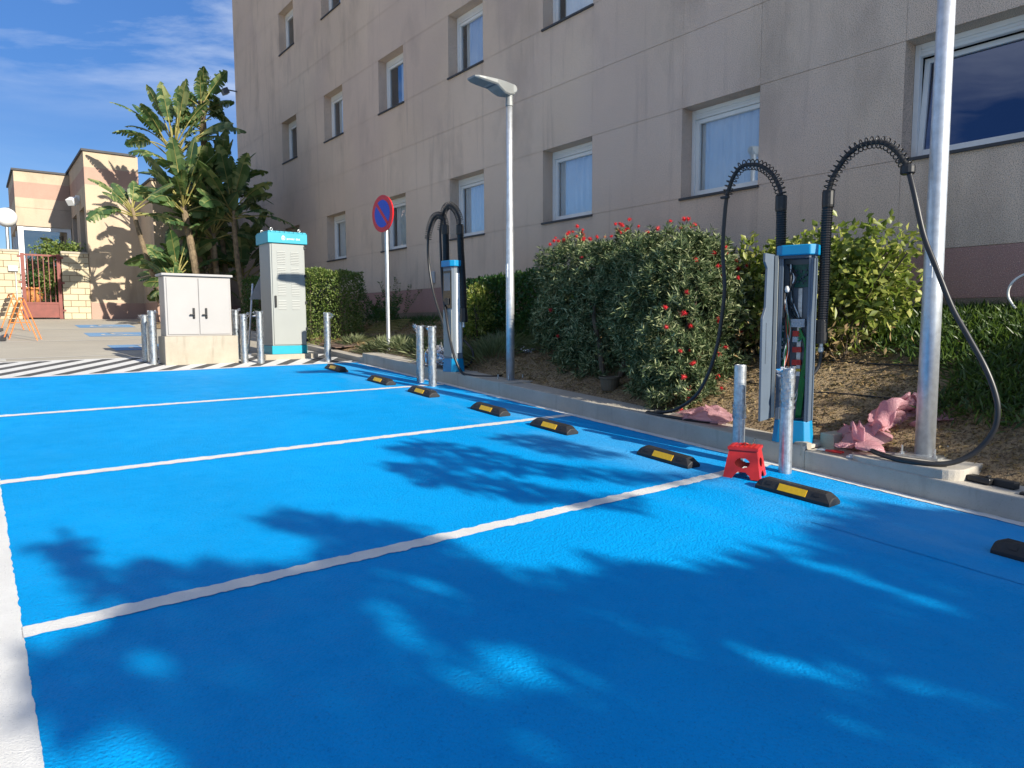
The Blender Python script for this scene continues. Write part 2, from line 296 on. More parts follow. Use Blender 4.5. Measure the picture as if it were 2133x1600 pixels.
# ------------------------------------------------------------------ mesh helpers
def V3(*a): return np.array(a, float)
class MB:
    def __init__(s): s.v = []; s.f = []; s.mi = []; s.m = 0
    def add(s, vs, fs, mi=None):
        n = len(s.v); s.v += [tuple(map(float, p)) for p in vs]
        for f in fs: s.f.append(tuple(i+n for i in f)); s.mi.append(s.m if mi is None else mi)
        return s
    def box(s, x0, x1, y0, y1, z0, z1):
        vs = [(x0,y0,z0),(x1,y0,z0),(x1,y1,z0),(x0,y1,z0),(x0,y0,z1),(x1,y0,z1),(x1,y1,z1),(x0,y1,z1)]
        return s.add(vs, [(3,2,1,0),(4,5,6,7),(0,1,5,4),(1,2,6,5),(2,3,7,6),(3,0,4,7)])
    def obox(s, c, u, v, wv):   # centre and three half-extent vectors
        c, u, v, wv = [np.array(q, float) for q in (c, u, v, wv)]
        vs = [c+a*u+b*v+d*wv for d in (-1,1) for (a,b) in ((-1,-1),(1,-1),(1,1),(-1,1))]
        return s.add(vs, [(3,2,1,0),(4,5,6,7),(0,1,5,4),(1,2,6,5),(2,3,7,6),(3,0,4,7)])
    def quad(s, a, b, c, d): return s.add([a,b,c,d], [(0,1,2,3)])
    def prism(s, poly, z0, z1, poly2=None):   # polygon in xy, optionally another polygon on top
        n = len(poly); top = poly2 or poly
        vs = [(x,y,z0) for x,y in poly]+[(x,y,z1) for x,y in top]
        return s.add(vs, [tuple(range(n-1,-1,-1)), tuple(range(n,2*n))]+[(i,(i+1)%n,n+(i+1)%n,n+i) for i in range(n)])
    def ring_loft(s, rings, caps=True):
        n = len(rings[0]); k = len(s.v); vs = [p for r in rings for p in r]; fs = []
        for i in range(len(rings)-1):
            for j in range(n): fs.append((i*n+j, i*n+(j+1)%n, (i+1)*n+(j+1)%n, (i+1)*n+j))
        if caps: fs += [tuple(range(n-1,-1,-1)), tuple((len(rings)-1)*n+j for j in range(n))]
        return s.add(vs, fs)
    def lathe(s, prof, c=(0,0,0), n=16, caps=True):
        rings = [[(c[0]+r*math.cos(2*PI*j/n), c[1]+r*math.sin(2*PI*j/n), c[2]+z) for j in range(n)] for r, z in prof]
        return s.ring_loft(rings, caps)
    def tube(s, pts, r, n=8, caps=True):
        pts = np.array(pts, float); m = len(pts)
        T = np.gradient(pts, axis=0); T /= np.linalg.norm(T, axis=1)[:, None]+1e-12
        a = V3(0,0,1) if abs(T[0][2]) < 0.9 else V3(1,0,0)
        N = np.cross(T[0], a); N /= np.linalg.norm(N); rings = []
        for i in range(m):
            N = N - T[i]*(N@T[i]); N /= np.linalg.norm(N)+1e-12; B = np.cross(T[i], N)
            ri = r[i] if hasattr(r, '__len__') else r
            rings.append([pts[i]+ri*(math.cos(2*PI*j/n)*N+math.sin(2*PI*j/n)*B) for j in range(n)])
        return s.ring_loft(rings, caps)
    def build(s, name, mats, parent=None, smooth=False, bevel=0.0, seg=2):
        me = bpy.data.meshes.new(name)
        off = parent_world(parent) if parent is not None else V3(0,0,0)
        v = np.array(s.v, float)-off
        me.from_pydata(v.tolist(), [], s.f)
        if not isinstance(mats, (list, tuple)): mats = [mats]
        for m in mats: me.materials.append(MATS[m])
        if len(mats) > 1: me.polygons.foreach_set('material_index', s.mi)
        if smooth: me.polygons.foreach_set('use_smooth', [True]*len(me.polygons))
        me.update()
        o = bpy.data.objects.new(name, me); COL.objects.link(o)
        if parent is not None: o.parent = parent
        if bevel:
            b = o.modifiers.new('bevel', 'BEVEL'); b.width = bevel; b.segments = seg; b.limit_method = 'ANGLE'; b.angle_limit = RAD(40)
        return o
def parent_world(p):
    off = V3(0,0,0)
    while p is not None: off = off + np.array(p.location); p = p.parent
    return off
def rawmesh(name, verts, faces, mat, parent=None, smooth=False):   # numpy arrays, equal-length faces
    me = bpy.data.meshes.new(name); off = parent_world(parent) if parent is not None else V3(0,0,0)
    verts = np.ascontiguousarray(verts-off, dtype=np.float32); faces = np.ascontiguousarray(faces, dtype=np.int32); k = faces.shape[1]
    me.vertices.add(len(verts)); me.vertices.foreach_set('co', verts.ravel())
    me.loops.add(faces.size); me.loops.foreach_set('vertex_index', faces.ravel())
    me.polygons.add(len(faces)); me.polygons.foreach_set('loop_start', np.arange(0, faces.size, k, dtype=np.int32))
    me.update(calc_edges=True); me.validate()
    me.materials.append(MATS[mat])
    if smooth: me.polygons.foreach_set('use_smooth', [True]*len(me.polygons))
    o = bpy.data.objects.new(name, me); COL.objects.link(o)
    if parent is not None: o.parent = parent
    return o
def tag(o, label=None, cat=None, group=None, kind=None):
    for k, v in (('label', label), ('category', cat), ('group', group), ('kind', kind)):
        if v: o[k] = v
    return o
def thing(name, label, cat, loc=(0,0,0), group=None):
    o = bpy.data.objects.new(name, None); COL.objects.link(o); o.location = loc; o.empty_display_size = 0.1
    return tag(o, label, cat, group)
def copy_tree(o, parent=None):
    c = o.copy(); COL.objects.link(c); c.parent = parent
    for ch in list(o.children): copy_tree(ch, c)
    return c
def spline(pts, n=10):
    P = np.array(pts, float); P = np.vstack([2*P[0]-P[1], P, 2*P[-1]-P[-2]]); o = []
    for i in range(1, len(P)-2):
        for t in np.linspace(0, 1, n, endpoint=False):
            a, b, c, d = P[i-1:i+3]
            o.append(0.5*((2*b)+(-a+c)*t+(2*a-5*b+4*c-d)*t*t+(-a+3*b-3*c+d)*t**3))
    o.append(P[-2]); return np.array(o)
def resample(pts, step):
    pts = np.array(pts); d = np.r_[0, np.cumsum(np.linalg.norm(np.diff(pts, axis=0), axis=1))]
    s = np.linspace(0, d[-1], max(2, int(d[-1]/step)+1)); return np.stack([np.interp(s, d, pts[:, k]) for k in range(3)], 1)
def corrugated(mb, pts, r, pitch=0.014, n=12):
    p = resample(pts, pitch/2); rr = [r if i % 2 else r*0.86 for i in range(len(p))]; mb.tube(p, rr, n)
def coil(mb, pts, R, r, pitch, n=5):
    p = resample(spline(pts, 12), 0.004); L = len(p)*0.004
    T = np.gradient(p, axis=0); T /= np.linalg.norm(T, axis=1)[:, None]
    N = np.cross(T[0], V3(0.3,0.1,1.0)); N /= np.linalg.norm(N); o = []
    for i in range(len(p)):
        N = N-T[i]*(N@T[i]); N /= np.linalg.norm(N); B = np.cross(T[i], N); a = 2*PI*i*0.004/pitch
        o.append(p[i]+R*(math.cos(a)*N+math.sin(a)*B))
    step = max(1, int(pitch/0.004/12)); mb.tube(np.array(o)[::step], r, n)

def gz(x, y): return 0.00468*np.clip(x, -40, 40)+0.063*np.clip(y, -25, 29.5)
def fbm2(x, y, seed=0):
    r = np.random.RandomState(seed); o = 0
    for k in range(6):
        a, b, p = r.uniform(-1, 1), r.uniform(-1, 1), r.uniform(0, 6.28); f = 1.6**k*1.1
        o = o+np.sin(f*(a*x+b*y)*2+p)/1.5**k
    return o
def soilz(x, y):
    x = np.asarray(x, float); y = np.asarray(y, float)
    base = gz(6.2, y)+np.where(y < 12.5, 0.165, 0.09)
    top = np.where(y < 17, 1.64, 1.64+np.clip((y-17)*0.055, 0, 0.5)); top = np.maximum(top, base)
    t = np.clip((x-6.34)/2.5, 0, 1)**0.8
    return base+(top-base)*t+0.018*fbm2(x, y, 5)*np.clip((x-6.3)*3, 0, 1)

# leaves as folded diamonds: two triangles pairs per leaf
def leaves(name, P, D, L, W, mat, parent=None, seed=0, fold=0.25, tipdrop=0.0, upbias=0.0):
    r = np.random.RandomState(seed); n = len(P)
    D = D/np.linalg.norm(D, axis=1)[:, None]
    R = r.normal(size=(n, 3)); R[:, 2] += upbias
    S = np.cross(D, R); S /= np.linalg.norm(S, axis=1)[:, None]+1e-9; N = np.cross(S, D)
    L = np.broadcast_to(L, (n,))[:, None]*r.uniform(0.7, 1.25, (n, 1)); W = np.broadcast_to(W, (n,))[:, None]*r.uniform(0.75, 1.25, (n, 1))
    a = P; tip = P+D*L; tip[:, 2] -= (tipdrop*L)[:, 0]
    mid = P+D*L*0.45; mid[:, 2] -= (tipdrop*L*0.2)[:, 0]
    b = mid+S*W*0.5+N*W*fold; d = mid-S*W*0.5+N*W*fold
    vs = np.stack([a, b, tip, d], 1).reshape(-1, 3)
    i = np.arange(n)[:, None]*4
    fs = np.concatenate([i+np.array([[0, 1, 2]]), i+np.array([[0, 2, 3]])], 1).reshape(-1, 3)
    return rawmesh(name, vs, fs, mat, parent)
def unit(n, r):
    d = r.normal(size=(n, 3)); return d/np.linalg.norm(d, axis=1)[:, None]

# ================================================================== THE SETTING
xs = np.unique(np.r_[np.linspace(-300, -40, 8), np.linspace(-40, 40, 41), np.linspace(40, 300, 8)])
ys = np.unique(np.r_[np.linspace(-300, -25, 6), np.linspace(-25, 29.5, 30), np.linspace(29.5, 600, 8)])
gx, gy = np.meshgrid(xs, ys, indexing='ij'); vs = np.stack([gx, gy, gz(gx, gy)], -1).reshape(-1, 3)
ni, nj = gx.shape; i, j = np.meshgrid(np.arange(ni-1), np.arange(nj-1), indexing='ij'); q = (i*nj+j).ravel()
o = rawmesh('ground', vs, np.stack([q, q+nj, q+nj+1, q+1], 1), 'asphalt'); tag(o, kind='structure')
def sheet(name, poly, dz, mat):
    mb = MB(); mb.add([(x, y, gz(x, y)+dz) for x, y in poly], [tuple(range(len(poly)))]); return mb.build(name, mat)
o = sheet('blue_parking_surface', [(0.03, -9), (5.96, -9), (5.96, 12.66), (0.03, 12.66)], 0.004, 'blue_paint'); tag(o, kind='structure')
o = sheet('hatched_strip_base', [(-6, 12.66), (5.96, 12.66), (5.96, 14.8), (-6, 14.8)], 0.004, 'dark_asphalt'); tag(o, kind='structure')
rng = np.random.RandomState(3)
def strip(mb, a, b, wd, dz, jit=0.009, step=0.018, taper=False):
    a = np.array(a, float); b = np.array(b, float); L = np.linalg.norm(b-a); n = max(2, int(L/step)); t = (b-a)/L; s = np.array([-t[1], t[0]])
    l = []; r = []
    e1 = np.convolve(rng.normal(size=n+7), np.ones(3)/3, 'same'); e2 = np.convolve(rng.normal(size=n+7), np.ones(3)/3, 'same')
    for k in range(n+1):
        p = a+t*L*k/n; p1 = p+s*(wd/2+jit*e1[k]); p2 = p-s*(wd/2+jit*e2[k])
        l.append((p1[0], p1[1], gz(p1[0], p1[1])+dz)); r.append((p2[0], p2[1], gz(p2[0], p2[1])+dz))
    mb.add(l+r, [(k, n+1+k, n+2+k, k+1) for k in range(n)])
mb = MB()
strip(mb, (0.02, -9), (0.02, 12.62), 0.17, 0.0085, 0.004)
for y in (3.69, 6.45, 9.4): strip(mb, (0.1, y), (5.84, y), 0.115, 0.0085)
strip(mb, (5.90, -8), (5.90, 12.5), 0.10, 0.0085, 0.008)
o = mb.build('bay_lines', 'white_paint'); tag(o, kind='structure')
mb = MB(); strip(mb, (-6, 12.68), (5.96, 12.68), 0.11, 0.0085, 0.005)
sl = 1.45
for k in range(-18, 12):
    x0 = 0.15+k*0.49; y0, y1 = 12.73, 14.78; xa, xb = x0, x0+sl
    P = [(xa, y0), (xa+0.275, y0), (xb+0.275, y1), (xb, y1)]
    if xb+0.275 > 5.95:
        tt = (5.95-0.275-xa)/sl
        if tt <= 0.05: continue
        yy = y0+(y1-y0)*tt; P = [(xa, y0), (xa+0.275, y0), (xa+0.275+sl*tt, yy), (xa+sl*tt, yy)]
    mb.add([(x, y, gz(x, y)+0.008) for x, y in P], [(0, 1, 2, 3)])
strip(mb, (-6, 14.83), (5.9, 14.83), 0.10, 0.0085, 0.006)
o = mb.build('hatched_strip_lines', 'white_paint'); tag(o, kind='structure')
mb = MB()
for y in (19.0, 22.75): strip(mb, (-7, y), (3.9, y), 0.10, 0.005, 0.006)
strip(mb, (0.2, 15.4), (5.8, 15.6), 0.08, 0.005, 0.006); mb.add([(x, y, gz(x, y)+0.005) for x, y in [(0.05, 15.0), (0.45, 15.0), (0.45, 15.5), (0.05, 15.5)]], [(0, 1, 2, 3)])
o = mb.build('far_bay_lines', 'faded_white'); tag(o, kind='structure')
def wheelchair(cx, cy):
    a = MB(); a.add([(x, y, gz(x, y)+0.004) for x, y in [(cx-0.72, cy-0.62), (cx+0.72, cy-0.62), (cx+0.72, cy+0.62), (cx-0.72, cy+0.62)]], [(0, 1, 2, 3)])
    b = MB()
    def pl(p, q, wd): strip(b, (cx+p[0], cy+p[1]), (cx+q[0], cy+q[1]), wd, 0.0085, 0.0, 0.2)
    n = 20
    ang = [PI*(0.75+1.25*k/n) for k in range(n+1)]
    for r0, r1 in [(0.22, 0.30)]:
        pts = [(cx-0.12+r*math.cos(t), cy-0.14+r*math.sin(t)) for r in (r0, r1) for t in ang]
        b.add([(x, y, gz(x, y)+0.0085) for x, y in pts], [(k, k+1, n+2+k, n+1+k) for k in range(n)])
    pl((-0.12, 0.32), (-0.1, -0.05), 0.09); pl((-0.1, -0.04), (0.18, -0.05), 0.08); pl((0.16, -0.02), (0.3, -0.35), 0.08); pl((0.28, -0.34), (0.42, -0.32), 0.07); pl((-0.1, 0.14), (0.12, 0.13), 0.07)
    b.add([(cx-0.13+0.085*math.cos(t), cy+0.44+0.085*math.sin(t), gz(cx, cy+0.44)+0.0085) for t in np.linspace(0, 2*PI, 12, endpoint=False)], [tuple(range(12))])
    return a, b
A, B = MB(), MB()
for cx, cy in [(3.15, 23.9), (3.02, 20.7), (3.05, 17.0)]:
    a, b = wheelchair(cx, cy); A.add(a.v, a.f); B.add(b.v, b.f)
o = A.build('accessible_bay_symbol_panels', 'faded_blue'); tag(o, kind='structure')
o = B.build('accessible_bay_symbol_figures', 'faded_white'); tag(o, kind='structure')

# kerb
def kerbpiece(mb, x0, x1, y0, y1, hgt):
    vs = [(x, y, gz(6.1, y)+z) for y in (y0, y1) for (x, z) in ((x0, -0.1), (x1, -0.1), (x1, hgt), (x0, hgt))]
    mb.add(vs, [(0, 1, 2, 3), (7, 6, 5, 4), (0, 4, 5, 1), (1, 5, 6, 2), (2, 6, 7, 3), (3, 7, 4, 0)])
mb = MB()
for y0, y1, hh in [(-8, 3.38, 0.185), (3.38, 12.5, 0.200)]: kerbpiece(mb, 5.955, 6.36, y0, y1, hh)
kerbpiece(mb, 5.97, 6.2, 12.5, 27.3, 0.10)
o = mb.build('kerb', 'concrete', bevel=0.012); tag(o, kind='structure')
# planting bed
xs = np.linspace(6.15, 9.03, 34); ys = np.linspace(-9, 25.6, 300)
gx, gy = np.meshgrid(xs, ys, indexing='ij'); zz = soilz(gx, gy)+np.random.RandomState(1).normal(0, 0.008, gx.shape)*(gx > 6.4)
vs = np.stack([gx, gy, zz], -1).reshape(-1, 3); ni, nj = gx.shape
i, j = np.meshgrid(np.arange(ni-1), np.arange(nj-1), indexing='ij'); q = (i*nj+j).ravel()
o = rawmesh('planting_bed', vs, np.stack([q, q+nj, q+nj+1, q+1], 1), 'soil', smooth=True); tag(o, kind='structure')

# ================================================================== HOTEL BUILDING
XF, YB, YE, ZT = 9.0, 1.5, 30.0, 15.6
hotel = thing('hotel_building', 'tall beige rendered building with rows of square windows and maroon plinth band', 'building', (XF, YB, 0.3))
WW, WH = 1.37, 1.38
COLS = [2.63, 5.95, 9.33, 12.69, 16.16, 19.82, 23.5]; ROWS = [3.53, 7.17, 10.83]
yc = [YB]
for c0 in COLS: yc += [c0, c0+WW]
yc += [YE]
zc = [0.4, 1.85, 2.43, 3.53, 4.91, 6.02, 7.17, 8.55, 9.68, 10.83, 12.21, 13.3, ZT]
pm, jm = MB(), MB(); gp = 0.0036; gq = 0.0018
for a in range(len(yc)-1):
    for b_ in range(len(zc)-1):
        y0, y1, z0, z1 = yc[a], yc[a+1], zc[b_], zc[b_+1]
        isw = (a % 2 == 1) and any(abs(z0-r) < 0.01 for r in ROWS)
        if isw: continue
        pm.quad((XF, y1-gq, z0+gp), (XF, y0+gq, z0+gp), (XF, y0+gq, z1-gp), (XF, y1-gq, z1-gp))
        jm.quad((XF+0.008, y1, z0), (XF+0.008, y0, z0), (XF+0.008, y0, z1), (XF+0.008, y1, z1))
for c0 in COLS:
    for r0 in ROWS:
        y0, y1, z0, z1 = c0, c0+WW, r0, r0+WH
        for vs in [((XF, y0, z0), (XF+.4, y0, z0), (XF+.4, y0, z1), (XF, y0, z1)), ((XF, y1, z0), (XF, y1, z1), (XF+.4, y1, z1), (XF+.4, y1, z0)),
                   ((XF, y0, z1), (XF+.4, y0, z1), (XF+.4, y1, z1), (XF, y1, z1)), ((XF, y0, z0), (XF, y1, z0), (XF+.4, y1, z0), (XF+.4, y0, z0))]: pm.quad(*vs)
# remaining sides
pm.quad((XF, YB, 0), (24, YB, 0), (24, YB, ZT), (XF, YB, ZT)); pm.quad((24, YE, 0), (XF, YE, 0), (XF, YE, ZT), (24, YE, ZT)); pm.quad((24, YB, 0), (24, YE, 0), (24, YE, ZT), (24, YB, ZT))
pm.build('wall', 'facade', hotel); jm.build('joint_backing', 'joint', hotel)
mb = MB(); mb.box(XF-0.06, 24.05, YB-0.05, YE+0.05, ZT, ZT+0.12); mb.build('roof', 'slate', hotel)

def frame_boxes(mb, x0, x1, y0, y1, z0, z1, t):
    mb.box(x0, x1, y0, y0+t, z0, z1); mb.box(x0, x1, y1-t, y1, z0, z1); mb.box(x0, x1, y0+t, y1-t, z0, z0+t); mb.box(x0, x1, y0+t, y1-t, z1-t, z1)
def curtain_mesh(y0, y1, z0, z1, x, seed):
    r = np.random.RandomState(seed); n = 90; yy = np.linspace(y0, y1, n)
    ph = np.cumsum(r.uniform(0.35, 0.75, n)); xx = x+0.022*np.sin(ph)+0.008*np.sin(2.3*ph+1)
    mb = MB(); k = 4
    for zi in range(k):
        z = z0+(z1-z0)*zi/(k-1)
        mb.v += [(xx[q]*1.0+0.004*math.sin(q+zi), yy[q], z) for q in range(n)]
    for zi in range(k-1):
        for q in range(n-1): mb.f.append((zi*n+q, zi*n+q+1, (zi+1)*n+q+1, (zi+1)*n+q)); mb.mi.append(0)
    return mb
def make_window(y, z, curt, tilt=False, seed=0):
    mb = MB(); frame_boxes(mb, 0.24, 0.32, 0.003, WW-0.003, 0.003, WH-0.003, 0.065); mb.box(0.25, 0.318, 0.065, WW-0.065, WH-0.15, WH-0.066)
    wn = mb.build('window', 'window_white', None, bevel=0.006); wn.location = (XF-hotel.location[0], y-hotel.location[1], z-hotel.location[2]); wn.parent = hotel
    def child(m_, name, mat, **k):
        o = m_.build(name, mat, None, **k); o.parent = wn; return o
    s = MB(); y0, y1, z0, z1 = 0.068, WW-0.068, 0.068, WH-0.155; frame_boxes(s, 0.262, 0.325, y0, y1, z0, z1, 0.062)
    p = MB(); p.quad((0.30, y1-0.06, z0+0.06), (0.30, y0+0.06, z0+0.06), (0.30, y0+0.06, z1-0.06), (0.30, y1-0.06, z1-0.06))
    if tilt:
        for q in (s, p):
            q.v = [(0.29+(x-0.29)+max(0, zz_-z0)*0.085, yy_, zz_) for x, yy_, zz_ in q.v]
    child(s, 'sash', 'window_white', bevel=0.006)
    child(p, 'pane', 'dark_glass' if tilt else 'window_glass')
    sl_ = MB(); sl_.box(-0.035, 0.238, -0.02, WW+0.02, -0.035, 0.0); child(sl_, 'sill', 'slate')
    lv = MB()
    for k in range(2): lv.box(0.242, 0.252, 0.07, WW-0.07, WH-0.145+0.04*k, WH-0.112+0.04*k)
    child(lv, 'blind_box', 'window_white')
    if curt: child(curtain_mesh(0.03, 0.03+(WW-0.06)*curt, 0.0, WH, 0.375, seed), 'curtain', 'curtain', smooth=True)
    bk = MB(); bk.quad((0.9, WW+.3, -.2), (0.9, -.3, -.2), (0.9, -.3, WH+.2), (0.9, WW+.3, WH+.2)); child(bk, 'dark_interior', 'room_dark')
    return wn
opens = {(0, 0): 0.0, (0, 1): 0.95, (0, 2): 0.93, (0, 3): 0.94, (0, 4): 0.86, (0, 5): 0.9, (1, 2): 0.84, (1, 3): 0.84, (1, 4): 0.55, (1, 5): 0.75}
for ci, c0 in enumerate(COLS):
    for ri, r0 in enumerate(ROWS):
        make_window(c0, r0, opens.get((ri, ci), 0.6), tilt=(ci == 0 and ri == 0), seed=ci*7+ri)
# floodlight on the far corner of the facade
fl = thing('floodlight', 'small dark floodlight on a bracket high at the far edge of the tall beige building', 'floodlight', (9.0, 29.85, 10.75))
mb = MB(); mb.box(8.62, 8.998, 29.82, 29.86, 10.86, 10.90); mb.build('bracket', 'post_dark', fl)
mb = MB(); mb.obox((8.55, 29.84, 10.8), (0.10, 0, 0.05), (0, 0.16, 0), (-0.05, 0, 0.10)); mb.build('lamp_head', 'post_dark', fl, bevel=0.01)
# small wall socket + vent details on the facade
ib = MB(); ib.box(8.955, 8.997, 14.75, 14.92, 2.55, 2.83); ib.box(8.94, 8.955, 14.79, 14.88, 2.6, 2.7); o = ib.build('wall_box', 'terminal_grey', bevel=0.01); tag(o, 'small pale box fixed on the beige wall beside the unfinished far charging post', 'wall box')

# ================================================================== LOW SIDE BUILDING
low = thing('low_building', 'low yellow rendered building with pink bands and a glazed porch', 'building', (3.25, 27.5, 1.7))
mb = MB(); Z0, Z1 = 1.0, 7.30
def wallq(mb, a, b, z0, z1): mb.quad((a[0], a[1], z0), (b[0], b[1], z0), (b[0], b[1], z1), (a[0], a[1], z1))
for a_, b_ in [((3.25, 27.5), (4.87, 27.5)), ((4.87, 27.5), (4.87, 25.4)), ((4.87, 25.4), (6.3, 25.4)), ((6.3, 25.4), (6.3, 29.9)), ((6.3, 29.9), (8.99, 29.9))]: wallq(mb, a_, b_, Z0, 4.0); wallq(mb, a_, b_, 4.008, Z1 if a_[0] < 4 else 6.2)
# left face with two window openings
ops = [(27.95, 29.25, 2.7, 5.55), (30.1, 31.35, 2.7, 5.55)]; yy = [27.5, 27.95, 29.25, 30.1, 31.35, 36.0]
for k in range(5):
    y0, y1 = yy[k], yy[k+1]; hole = [q for q in ops if abs(q[0]-y0) < .01]
    if hole:
        _, _, a, b_ = hole[0]; wallq(mb, (3.25, y1), (3.25, y0), Z0, a); wallq(mb, (3.25, y1), (3.25, y0), b_, Z1)
        for qd in [((3.25, y0, a), (3.5, y0, a), (3.5, y0, b_), (3.25, y0, b_)), ((3.25, y1, a), (3.25, y1, b_), (3.5, y1, b_), (3.5, y1, a)), ((3.25, y0, b_), (3.5, y0, b_), (3.5, y1, b_), (3.25, y1, b_)), ((3.25, y0, a), (3.25, y1, a), (3.5, y1, a), (3.5, y0, a))]: mb.quad(*qd)
    else: wallq(mb, (3.25, y1), (3.25, y0), Z0, Z1)
wallq(mb, (9, 36), (3.25, 36), Z0, Z1)
# overhanging upper volume over the porch
wallq(mb, (1.52, 31.75), (3.245, 31.75), 5.2, 5.86); wallq(mb, (1.52, 31.75), (3.245, 31.75), 5.868, 7.18); wallq(mb, (1.52, 36), (1.52, 31.75), 5.2, 7.18)
mb.quad((1.52, 31.75, 5.2), (1.52, 36, 5.2), (3.245, 36, 5.2), (3.245, 31.75, 5.2)); wallq(mb, (3.245, 36), (1.52, 36), 1.0, 7.18)
mb.build('wall', 'side_render', low)
mb = MB(); mb.box(3.19, 4.81, 27.44, 36.05, 7.30, 7.37); mb.box(4.815, 6.36, 25.34, 27.43, 6.2, 6.27); mb.quad((4.87, 27.5, 6.2), (4.87, 36, 6.2), (4.87, 36, 7.3), (4.87, 27.5, 7.3)); mb.box(1.46, 3.185, 31.69, 36.05, 7.18, 7.25); mb.build('roof', 'slate', low)
for y0, y1, a, b_ in ops:
    mb = MB(); mb.quad((3.49, y1, a), (3.49, y0, a), (3.49, y0, b_), (3.49, y1, b_)); wn = mb.build('window', 'dark_glass', low)
    bk = MB(); bk.quad((3.6, y1+.2, a-.2), (3.6, y0-.2, a-.2), (3.6, y0-.2, b_+.2), (3.6, y1+.2, b_+.2)); bk.build('dark_interior', 'room_dark', wn)
po = MB(); po.box(1.55, 1.72, 31.80, 31.97, 1.75, 5.195); po.box(3.10, 3.22, 31.80, 31.95, 1.75, 5.195); po.box(1.72, 3.10, 31.82, 31.94, 5.06, 5.195); po.box(1.72, 3.1, 31.83, 31.93, 1.75, 2.0)
pf = po.build('porch_frame', 'window_white', low)
pg = MB(); pg.quad((1.72, 31.88, 2.0), (3.1, 31.88, 2.0), (3.1, 31.88, 5.06), (1.72, 31.88, 5.06)); pg.quad((1.61, 35.85, 1.9), (1.61, 31.98, 1.9), (1.61, 31.98, 5.19), (1.61, 35.85, 5.19)); pg.build('porch_glass', 'window_glass', pf)
for y_ in (33.5, 35.85):
    q_ = MB(); q_.box(1.56, 1.67, y_, y_+.11, 1.75, 5.195); q_.build('porch_post', 'window_white', low)
bl = MB(); bl.box(2.65, 3.05, 32.6, 32.64, 2.0, 5.0); bl.build('porch_inner_door', 'room_dark', pf)
fl = thing('security_light', 'white security floodlight fixed on the shaded side wall of the yellow building', 'floodlight', (3.24, 28.95, 5.8))
mb = MB(); mb.box(3.12, 3.248, 28.95, 29.02, 5.86, 6.05); mb.build('bracket', 'window_white', fl)
mb = MB(); mb.obox((3.02, 28.9, 5.82), (0.08, 0.1, 0.07), (-0.10, 0.10, 0), (0.05, 0.05, -0.1)); mb.build('lamp_head', 'window_white', fl, bevel=0.02)
fl = thing('dark_spotlight', 'flat dark spotlight on the yellow porch building above the globe lamp', 'floodlight', (1.52, 31.8, 5.75))
mb = MB(); mb.box(1.30, 1.517, 31.9, 31.94, 5.70, 5.74); mb.build('bracket', 'post_dark', fl); mb = MB(); mb.obox((1.15, 31.9, 5.75), (0.20, 0, 0.05), (0, 0.12, 0), (0, 0, 0.04)); mb.build('lamp_head', 'post_dark', fl, bevel=0.01)

# block walls, gate
def blockwall(label, x0, x1, zt):
    t = thing('block_wall', label, 'wall', (x0, 27.5, 1.75)); mb = MB(); mb.box(x0, x1, 27.46, 27.66, 1.2, zt-0.07); mb.build('wall', 'yellow_block', t)
    mb = MB(); mb.box(x0-0.01, x1+0.01, 27.43, 27.69, zt-0.07, zt); mb.build('coping', 'base_concrete', t, bevel=0.008); return t
blockwall('long yellow block wall left of the red gate, with a meter box on it', -14, 1.33, 3.95)
blockwall('short piece of yellow block wall between the red gate and the yellow building', 2.46, 3.23, 3.97)
gt = thing('metal_gate', 'red metal gate with vertical bars and a solid bottom panel', 'gate', (1.9, 27.5, 1.78))
mb = MB(); mb.box(1.36, 1.46, 27.48, 27.56, 1.76, 3.86); mb.box(2.33, 2.43, 27.48, 27.56, 1.76, 3.86); mb.box(1.46, 2.33, 27.5, 27.55, 3.78, 3.84); mb.box(1.46, 2.33, 27.5, 27.55, 2.24, 2.30); mb.box(1.46, 2.33, 27.5, 27.55, 1.80, 1.86)
for z in (2.0, 2.9, 3.72):
    mb.box(1.27, 1.36, 27.45, 27.50, z, z+0.06); mb.box(2.43, 2.52, 27.45, 27.50, z, z+0.06)
mb.build('gate_frame', 'red_gate', gt)
for k in range(6):
    x = 1.46+0.87*(k+0.5)/6; mb = MB(); mb.box(x-0.012, x+0.012, 27.512, 27.538, 2.3, 3.78); mb.build('bar', 'red_gate', gt)
mb = MB(); mb.box(1.46, 2.33, 27.515, 27.535, 1.86, 2.24); mb.build('bottom_panel', 'red_gate', gt)
mbx = thing('meter_box', 'small pale meter box with a conduit on the yellow block wall', 'meter box', (1.2, 27.46, 3.3))
mb = MB(); mb.box(1.02, 1.28, 27.36, 27.455, 3.26, 3.44); mb.build('box', 'terminal_grey', mbx, bevel=0.012); mb = MB(); mb.tube([(1.21, 27.43, 3.26), (1.21, 27.43, 1.85)], 0.018, 8); mb.build('conduit', 'terminal_grey', mbx, smooth=True)
gl = thing('globe_lamp', 'white globe lamp on a grey post behind the yellow block wall', 'lamp', (1.1, 28.5, 1.8))
mb = MB(); mb.lathe([(0.06, 0), (0.05, 2.95), (0.10, 2.97), (0.10, 3.03)], (1.1, 28.5, 1.8), 14); mb.build('post', 'galvanised', gl, smooth=False)
mb = MB(); mb.lathe([(0.31*math.sin(t)+1e-3, -0.31*math.cos(t)) for t in np.linspace(0, PI, 18)], (1.1, 28.5, 5.06), 28); mb.build('globe', 'globe_white', gl, smooth=True)
pp = thing('potted_plant', 'small plant in a terracotta pot behind the red gate', 'potted plant', (1.68, 28.3, 1.8))
